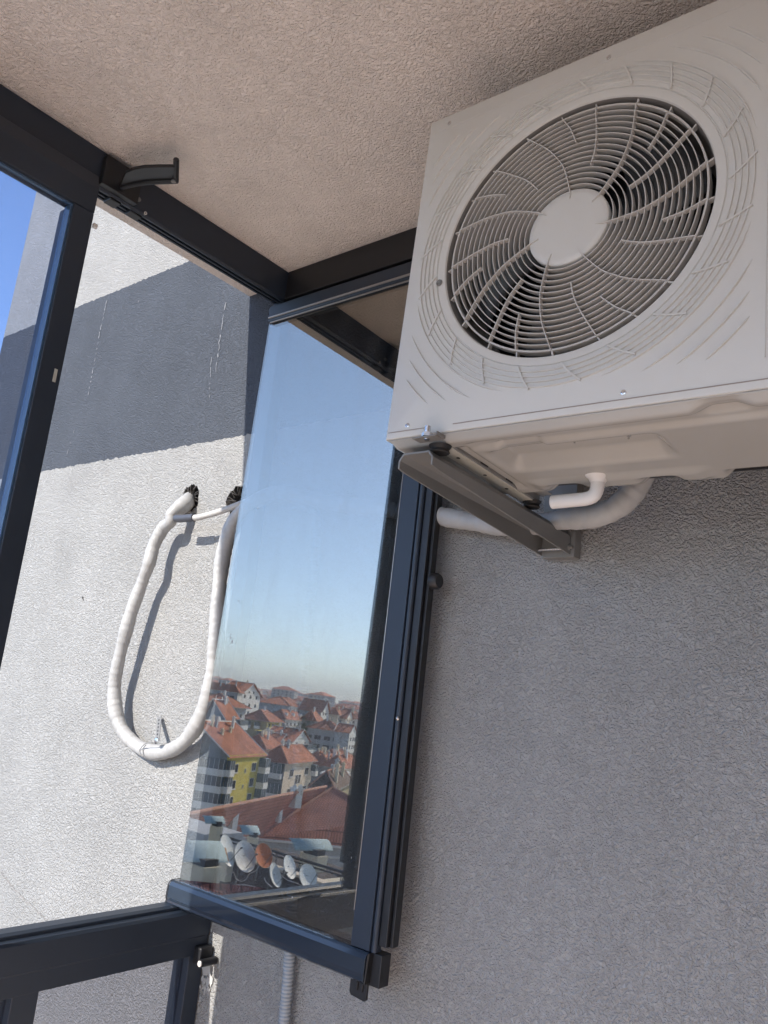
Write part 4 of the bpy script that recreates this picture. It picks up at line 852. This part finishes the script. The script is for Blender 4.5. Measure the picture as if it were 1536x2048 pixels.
for i in range(70):     # the quarter to the west, hardly in the picture but seen from a step aside
    a = math.radians(rr.uniform(150, 212)); r = 95+800*rr.random()**1.5; k = i % 3; o = copy_tree(mid[k].root)
    x, y = r*math.cos(a), r*math.sin(a); o.location = (x, y, ground_z(x, y)-1); o.rotation_euler = (0, 0, math.radians(-118+rr.uniform(-12, 12)+180*(i % 2)))
    tag(o, 'red roofed house in the quarter west of the balcony', 'house', 'houses west of the balcony')
# far ones: body and roof only, one mesh each
far = []
for k, (la, lb, h, col) in enumerate([(18, 13, 14, 'white_render'), (30, 14, 18, 'cream_render'), (14, 12, 11, 'white_render'), (22, 16, 26, 'pale_grey_render')]):
    mb = MB(); mb.box((-la/2, -lb/2, 0), (la/2, lb/2, h), 0); o_ = 1.0
    mb.add([(-la/2-o_, -lb/2-o_, h), (la/2+o_, -lb/2-o_, h), (la/2+o_, lb/2+o_, h), (-la/2-o_, lb/2+o_, h), (-la/2+lb/2, 0, h+4), (la/2-lb/2+.01, 0, h+4)], [(0, 1, 5, 4), (1, 2, 5), (2, 3, 4, 5), (3, 0, 4), (0, 3, 2, 1)], 1)
    for z in range(2, int(h)-1, 3):
        for x in range(int(-la/2)+2, int(la/2)-1, 4):
            for s_ in (-1, 1): mb.box((x, s_*lb/2-.05, z), (x+1.5, s_*lb/2+.05, z+1.5), 2)
        for y in range(int(-lb/2)+2, int(lb/2)-1, 4):
            for s_ in (-1, 1): mb.box((s_*la/2-.05, y, z), (s_*la/2+.05, y+1.5, z+1.5), 2)
    far.append(mb.build('far_house', [M[col], M['far_tile'] if 'far_tile' in M else cm('far_tile', (.70, .28, .18)), M['window']]))
usedf = set()
for i in range(190):
    a = math.radians(rr.uniform(-124, -150)); r = 860*(3.6**rr.random()); k = rr.randrange(4)
    o = far[k] if k not in usedf else far[k].copy()
    if k in usedf: C.objects.link(o)
    usedf.add(k); x, y = r*math.cos(a), r*math.sin(a); o.location = (x, y, ground_z(x, y)-1); o.rotation_euler = (0, 0, rr.uniform(0, 6.28)); f = 1+.0002*r; o.scale = (f, f, 1)
    tag(o, 'tiny house in the hazy suburb along the horizon', 'house', 'tiny houses along the horizon')
# trees
def tree(px, dist, r, h, label, seed):
    rr = random.Random(seed); p = through_mirror(*A_(*px), dist); root = empty('tree', (p.x, p.y, p.z-h), label, 'tree', None)
    mb = MB()
    mb.tube([p-Vector((0, 0, h)), p-Vector((0, 0, h*.6)), p-Vector((.3, 0, h*.3)), p], lambda i: .32-.08*i, 8)
    for k in range(6):
        a = rr.uniform(0, 6.28); mb.tube([p-Vector((0, 0, h*.55)), p+Vector((math.cos(a)*r*.5, math.sin(a)*r*.5, -h*.2)), p+Vector((math.cos(a)*r*.8, math.sin(a)*r*.8, h*.05))], lambda i: .14-.04*i, 6)
    o = mb.build('trunk', plain('bark', (.09, .07, .05), .9)); o.parent = root; o.matrix_parent_inverse = Matrix.Translation(-Vector(root.location))
    mb = MB(); cl = [Vector((rr.gauss(0, r*.42), rr.gauss(0, r*.42), rr.gauss(-h*.12, h*.22))) for _ in range(16)]
    for i in range(1500):
        c = rr.choice(cl); q = p+c+Vector((rr.gauss(0, r*.17), rr.gauss(0, r*.17), rr.gauss(0, r*.15))); s_ = rr.uniform(.14, .34)
        a = Vector((rr.gauss(0, 1), rr.gauss(0, 1), rr.gauss(0, 1))).normalized(); b_ = a.orthogonal().normalized(); mb.add([q-a*s_, q-b_*s_*.5, q+a*s_, q+b_*s_*.5], [(0, 1, 2, 3)], rr.randrange(2))
    o = mb.build('crown', [plain('foliage', (.05, .085, .025), .8), plain('foliage light', (.085, .12, .035), .8)]); o.parent = root; o.matrix_parent_inverse = Matrix.Translation(-Vector(root.location))
tree((885, 462), 312, 4.6, 9, 'dark green tree between the yellow and white houses', 1)
tree((1100, 690), 262, 3.0, 7, 'small green tree below the long grey block', 2)
tree((1018, 700), 262, 2.2, 6, 'smaller green tree left of the one below the grey block', 3)
tree((925, 440), 350, 3.0, 8, 'dark green treetop behind the larger tree', 4)
# ---------------------------------------------------------------- neighbouring roof, close by
Z_ = Vector((0, 0, 1))
nr = empty('neighbouring_house', (-58, -60, -31), 'neighbouring house with the largest weathered red tile roof', 'house')
def npart(name, mb, mat, root=None, parent=None, **k):
    root = root or nr; o = mb.build(name, mat, **k); o.parent = parent or root
    if not parent: o.matrix_parent_inverse = Matrix.Translation(-Vector(root.location))
    return o
ZR, ZE = -8.7, -13.2
Ap = mirror_at_z(652, 1574, ZR); Ap2 = mirror_at_z(665, 1576.5, ZR); Lf = mirror_at_z(372, 1630.5, ZR); Cn = mirror_at_z(512, 1676, ZE); En = mirror_at_z(800, 1704, ZE); Rr = mirror_at_z(780, 1640, ZR-1.5)
nv = (Ap-Cn).cross(Lf-Cn)
def on_plane(u, v, p, n):
    d_ = ray(u, v).normalized(); t = (LEAF_P.dot(LEAF_N))/(d_.dot(LEAF_N)); h = d_*t; r = d_-2*d_.dot(LEAF_N)*LEAF_N
    return h+r*((p-h).dot(n)/r.dot(n))
V1, V2 = on_plane(447, 1642, Cn, nv), on_plane(457, 1669, Cn, nv)
def tile_uv(o, eave):
    me = o.data; uv = me.uv_layers.new(name='UVMap'); e = eave.normalized()
    for p in me.polygons:
        s_ = p.normal.cross(e)
        for li in p.loop_indices:
            v = me.vertices[me.loops[li].vertex_index].co; uv.data[li].uv = (v.dot(e), v.dot(s_))
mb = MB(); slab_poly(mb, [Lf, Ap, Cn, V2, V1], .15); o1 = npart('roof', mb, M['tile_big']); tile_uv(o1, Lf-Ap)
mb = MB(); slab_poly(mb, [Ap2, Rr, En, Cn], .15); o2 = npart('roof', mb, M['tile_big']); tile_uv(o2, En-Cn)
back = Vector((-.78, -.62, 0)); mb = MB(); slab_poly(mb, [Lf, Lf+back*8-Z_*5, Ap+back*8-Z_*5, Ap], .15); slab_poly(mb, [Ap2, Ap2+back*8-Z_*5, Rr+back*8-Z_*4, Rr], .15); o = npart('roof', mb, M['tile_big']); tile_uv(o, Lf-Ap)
mb = MB()
for a, b_ in ((Lf, Ap), (Ap2, Cn), (Ap2, Rr)): mb.tube([up(a, .05), up(b_, .05)], .17, 8)
npart('ridge', mb, M['ridge'], parent=o1)
mb = MB(); mb.tube([up(Cn, -.1), up(En, -.1)], .13, 8); mb.tube([up(V1, 0), up(V2, 0), up(Cn, -.05)], .09, 6); npart('gutter', mb, M['parapet_white'])
mb = MB(); ina = back*.8; vs = [Cn+ina-Z_*.3, En+ina-Z_*.3]; mb.add([vs[0], vs[1], Vector((vs[1].x, vs[1].y, -31)), Vector((vs[0].x, vs[0].y, -31))], [(0, 1, 2, 3)])
q = [V1-Z_*.3, Lf-Z_*.4]; mb.add([q[0], q[1], Vector((q[1].x, q[1].y, -31)), Vector((q[0].x, q[0].y, -31))], [(0, 1, 2, 3)])
q = [V1-Z_*.3, vs[0]]; mb.add([q[0], q[1], Vector((q[1].x, q[1].y, -31)), Vector((q[0].x, q[0].y, -31))], [(0, 1, 2, 3)])
npart('wall', mb, M['pale_grey_render'])
AX = (Vector((1, 0, 0)), Vector((0, 1, 0)), Z_)
def rchim(cx0, cx1, y0, y1, plane, parent, label='chimney'):
    base = on_plane(*B_((cx0+cx1)/2, y1), *plane); dist = base.length; w_ = (cx1-cx0)/4.042*dist/1578; base = base+Vector((.7, .7, 0))*w_*.55; h_ = (y1-y0)/4.042*dist/1578*1.25
    mb = MB(); mb.obox(base+Z_*(h_/2-.4), AX, w_*.38, w_*.38, h_/2+.4, 0); mb.obox(base+Z_*(h_-.05), AX, w_*.46, w_*.46, .07, 0)
    npart(label, mb, M['parapet_white'], parent=parent); return base, w_, h_
nv2 = (Ap2-Cn).cross(En-Cn)
rchim(398, 466, 255, 328, (Cn, nv), o1); rchim(782, 826, 187, 270, (Cn, nv), o1)
bb, bw, bh = rchim(888, 980, 82, 150, (Cn, nv), o1)
# service block with dishes: wall facing us runs parallel to our own end wall
sb = empty('service_roof', (-20, -18, -31), 'brown terrace wall with a dark handrail and a cream ledge where the dishes hang', 'terrace')
r1 = through_mirror(*B_(1340, 752), 28.0); ZRL = r1.z; r0_ = mirror_at_z(*B_(400, 447), ZRL); yw = r1.y
def on_y(u, v, y, f=B_):
    d_ = ray(*f(u, v)).normalized(); t = (LEAF_P.dot(LEAF_N))/(d_.dot(LEAF_N)); h = d_*t; r = d_-2*d_.dot(LEAF_N)*LEAF_N
    return h+r*((y-h.y)/r.y)
rail0, rail1 = Vector((r0_.x, yw, ZRL)), Vector((r1.x+3, yw, ZRL))
mb = MB(); mb.tube([rail0, rail1], .05, 8); mb.tube([rail0-Z_*.13, rail1-Z_*.13], .03, 8); npart('handrail', mb, M['gutter_dark'], sb)
for k in range(7):
    p = rail0.lerp(rail1, k/6); mb = MB(); mb.tube([p, p-Z_*.55], .02, 6); npart('post', mb, M['gutter_dark'], sb)
lz = ZRL-.50; mb = MB(); mb.box((rail0.x, yw-.35, lz-.09), (rail1.x, yw+.10, lz)); npart('ledge', mb, M['cream_render'], sb)
mb = MB(); mb.box((rail0.x, yw-3.2, -31), (r1.x-1.6, yw, lz-.09)); npart('wall', mb, M['dark_brown_wall'], sb)
mb = MB(); mb.box((r1.x-1.6, yw-3.2, -31), (rail1.x, yw+.02, lz-.09)); npart('wall', mb, M['beige_chimney'], sb)
# low dark red roof below
p = through_mirror(*B_(480, 900), 26.0); zl_ = p.z
mb = MB(); slab_poly(mb, [mirror_at_z(*B_(-60, 800), zl_+.5), mirror_at_z(*B_(655, 868), zl_+.5), mirror_at_z(*B_(1250, 1100), zl_), mirror_at_z(*B_(200, 1300), zl_-.4)], .1); lr = empty('low_roof', (p.x, p.y, zl_), 'dark red ribbed roof below the satellite dishes', 'roof')
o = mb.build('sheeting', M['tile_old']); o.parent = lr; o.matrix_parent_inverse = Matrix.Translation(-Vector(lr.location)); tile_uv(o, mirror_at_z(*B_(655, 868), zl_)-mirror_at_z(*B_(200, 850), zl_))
mb = MB(); mb.obox(Vector((p.x, p.y, (zl_-31)/2-.6)), AX, 3.5, 3.5, (31+zl_)/2-.6); o = mb.build('wall', M['dark_brown_wall']); o.parent = lr; o.matrix_parent_inverse = Matrix.Translation(-Vector(lr.location))
def cap_z(cap, dist): return through_mirror(*B_((cap[0]+cap[2])/2, cap[3]-.30*(cap[3]-cap[1])), dist).z
def stack(body, cap, dist, label, mat='beige_chimney', sk=0.0, bow=.1):
    """chimney stack: beige body box + bent sheet metal cap, both measured on the picture"""
    x0, y0, x1, y1 = body; c = through_mirror(*B_((x0+x1)/2, y0), dist); k = dist/1578/4.042
    w_ = (x1-x0)*k; h_ = (y1-y0)*k; r = empty('chimney_stack', c-Z_*h_, label, 'chimney')
    up_ = max(0, cap_z(cap, dist)-c.z-.22) if cap else 0; mb = MB(); mb.obox(c-Z_*((h_-up_)/2), AX, w_*.62, w_*.40, (h_+up_)/2); o = mb.build('body', M[mat]); o.parent = r; o.matrix_parent_inverse = Matrix.Translation(-Vector(r.location))
    if cap:
        X0, Y0, X1, Y1 = cap; cc = through_mirror(*B_((X0+X1)/2, (Y0+Y1)/2), dist); cw = (X1-X0)*k; ch = (Y1-Y0)*k
        # an arched sheet lying over the flue, axis along its length
        vs = []; n = 8; ax_ = Vector((.30, -.95, 0)).normalized(); pr = Vector((ax_.y, -ax_.x, 0))
        for i in range(n+1):
            t = -1+2*i/n
            for s_ in (-1, 1): vs.append(cc+ax_*s_*cw*.58+pr*t*ch*.75+Z_*(bow*(1-t*t)+.36*ch*t))
        mb = MB(); mb.add(vs, [(2*i, 2*i+1, 2*i+3, 2*i+2) for i in range(n)]); o = mb.build('metal_cap', M['sheet_metal'], smooth=60); o.parent = r; o.matrix_parent_inverse = Matrix.Translation(-Vector(r.location)); sm = o.modifiers.new('s', 'SOLIDIFY'); sm.thickness = .02
        mb = MB(); mb.obox(Vector((c.x, c.y, c.z+up_+.10)), AX, w_*.5, w_*.3, .099)
        o = mb.build('flue', M['gutter_dark']); o.parent = r; o.matrix_parent_inverse = Matrix.Translation(-Vector(r.location))
stack((262, 372, 332, 560), (200, 292, 345, 352), 36, 'narrow beige chimney with a small metal cap left of the dishes')
stack((560, 460, 622, 520), (492, 372, 625, 440), 37, 'beige chimney with a small tilted metal cap above the dishes')
stack((1005, 618, 1156, 760), (908, 482, 1205, 568), 31, 'wide beige chimney with a long curved metal cap right of the dishes')
stack((345, 600, 425, 790), None, 30, 'plain beige stack behind the rust streaked dish')
stack((60, 700, 284, 900), (-60, 500, 330, 655), 26, 'broad stained beige chimney under a long pale metal cover')
mb = MB(); mb.obox(through_mirror(*B_(100, 470), 40)-Z_*3, AX, 2.2, 1.2, 3.6); tag(mb.build('plant_room', M['pale_grey_render']), 'pale plastered roof cabin at the left edge behind the chimneys', 'cabin')
mb = MB(); mb.tube([through_mirror(*B_(1150, 626), 33), through_mirror(*B_(1420, 632), 31)], .035, 6); tag(mb.build('roof_pipe', M['parapet_white']), 'white pipe running right from the wide chimney', 'pipe')
def dish(cx, cy, rx, ry, dist, mat, label, yaw=1, tilt=0, rust=False, lnb=True, mesh_=False, roll=0):
    c = through_mirror(*B_(cx, cy), dist); R_ = ry/4.042*dist/1578; r = empty('satellite_dish', c-Z_*(R_+.4), label, 'satellite dish', 'satellite dishes on the neighbouring roof')
    tov = (LEAF_P+(ray(*B_(cx, cy)).normalized()*1.8-LEAF_P)); hit = ray(*B_(cx, cy)).normalized()*((LEAF_P.dot(LEAF_N))/(ray(*B_(cx, cy)).normalized().dot(LEAF_N))); v = (hit-c).normalized()
    an = math.acos(min(.97, rx/ry))*yaw; n = Matrix.Rotation(an, 3, 'Z') @ v; n = (n+Z_*tilt).normalized(); R2 = R_
    def pa(o, parent=None):
        o.parent = parent or r
        if not parent: o.matrix_parent_inverse = Matrix.Translation(-Vector(r.location))
        return o
    mb = MB(); prof = [(R2*t, -.16*R2*(1-t*t)) for t in (0, .2, .4, .6, .8, .95, 1)]+[(R2, -.03*R2-.01)]+[(R2*t, -.16*R2*(1-t*t)-.015) for t in (.9, .6, .3, 0)]
    mb.lathe(prof, c, n, 40); refl = pa(mb.build('reflector', mat, smooth=50))
    mb = MB(); mb.lathe([(R2*.985, -.008), (R2*1.02, -.006), (R2*1.02, .012), (R2*.985, .010)], c, n, 40, closed=True); pa(mb.build('rim', M['rim_tan'] if mat == M['dish_rust'] else M['parapet_white'], smooth=50))
    if rust:
        mb = MB(); u_ = n.cross(Z_).normalized(); w2 = u_.cross(n); rr = random.Random(5); pts = [(.0, .25), (.14, .2), (.20, -.1), (.16, -.35), (.1, -.62), (-.08, -.66), (-.14, -.3), (-.08, .05)]
        mb.add([c+(u_*x*R2+w2*y*R2)+n*(-.16*R2*(1-(x*x+y*y))+.004) for x, y in pts], [tuple(range(8))]); pa(mb.build('rust_patch', M['rust']), refl)
    if lnb:
        low = c-Z_*R2*.92; foc = c+n*R2*1.0-Z_*R2*.15; mb = MB(); mb.tube([low, low+(foc-low)*.5-Z_*.05, foc], .012, 6); mb.lathe([(0, 0), (.035, 0), (.03, .08), (0, .09)], foc, n, 10); pa(mb.build('feed_arm', M['galv']))
    mb = MB(); b0 = c-n*.16*R2-n*.05; mb.tube([b0, b0-n*.12-Z_*.05, b0-n*.14-Z_*(R2+.35)], .028, 8); mb.obox(b0-n*.03, AX, .06, .06, .08); pa(mb.build('mast', M['galv']))
dish(383, 570, 62, 118, 27.6, M['dish_white'], 'white dish streaked with rust, leftmost of the row', yaw=-1.15, rust=True, tilt=.3)
dish(527, 618, 86, 116, 28.2, M['dish_white'], 'large white dish left of the orange one', yaw=-1.15, tilt=.3)
dish(678, 610, 70, 92, 28.4, M['dish_rust'], 'orange rusted dish in the middle of the row', yaw=-1.15, tilt=.3)
dish(772, 768, 46, 90, 27.4, M['dish_white'], 'small low dish with a shiny feed right of the orange one', yaw=-1.15, tilt=.3)
dish(888, 703, 50, 88, 28.0, M['dish_white'], 'narrow turned white dish beside the low one', yaw=-1.15, tilt=.3)
dish(1036, 780, 70, 92, 27.6, M['dish_white'], 'white dish at the right end of the row', yaw=-1.15, tilt=.3)
dish(925, 62, 16, 26, bb.length-1, M['dish_white'], 'tiny dish on the roof chimney, left of the pair', yaw=1, lnb=False)
dish(972, 62, 18, 26, bb.length-1, M['dish_white'], 'tiny dish on the roof chimney, right of the pair', yaw=1, lnb=False)
def cable(pts, dist, label, r=.014):
    mb = MB(); mb.tube(smoothpath([through_mirror(*B_(*p), dist) for p in pts], 6), r, 6); tag(mb.build('cable', M['cable'], smooth=60), label, 'cable')
cable([(300, 660), (345, 700), (370, 740), (378, 775)], 27.2, 'short dark aerial cable hanging under the rust streaked dish')
cable([(385, 770), (430, 745), (455, 800), (500, 818), (540, 795), (560, 760), (615, 730), (640, 690)], 27.4, 'pale cable looping under the large and orange dishes')
cable([(260, 870), (330, 855), (430, 850), (540, 850), (655, 880)], 25.8, 'pale cable lying across the low dark red roof')
cable([(340, 850), (390, 875), (430, 910), (455, 960)], 25.7, 'pale cable hanging down over the low roof')
cable([(810, 760), (860, 805), (930, 830), (1005, 865)], 27.0, 'straight pale cable between the low dish and the rightmost one', .012)
cable([(680, 790), (700, 830), (745, 868)], 26.9, 'thin aerial rod standing below the low dish', .018)

# ---------------------------------------------------------------- summer haze over the city
mb = MB(); mb.box((-5200, -5200, -60), (80, 5200, 170)); hz = mb.build('haze', []); tag(hz, kind='stuff')
hm = bpy.data.materials.new('haze'); hm.use_nodes = True; hn = hm.node_tree; hn.nodes.clear(); ho = hn.nodes.new('ShaderNodeOutputMaterial'); hv = hn.nodes.new('ShaderNodeVolumePrincipled')
hv.inputs['Color'].default_value = (.80, .86, .95, 1); hv.inputs['Density'].default_value = .00030; hv.inputs['Anisotropy'].default_value = .2
hn.links.new(hv.outputs[0], ho.inputs['Volume']); hz.data.materials.append(hm)
sc.cycles.volume_bounces = 0
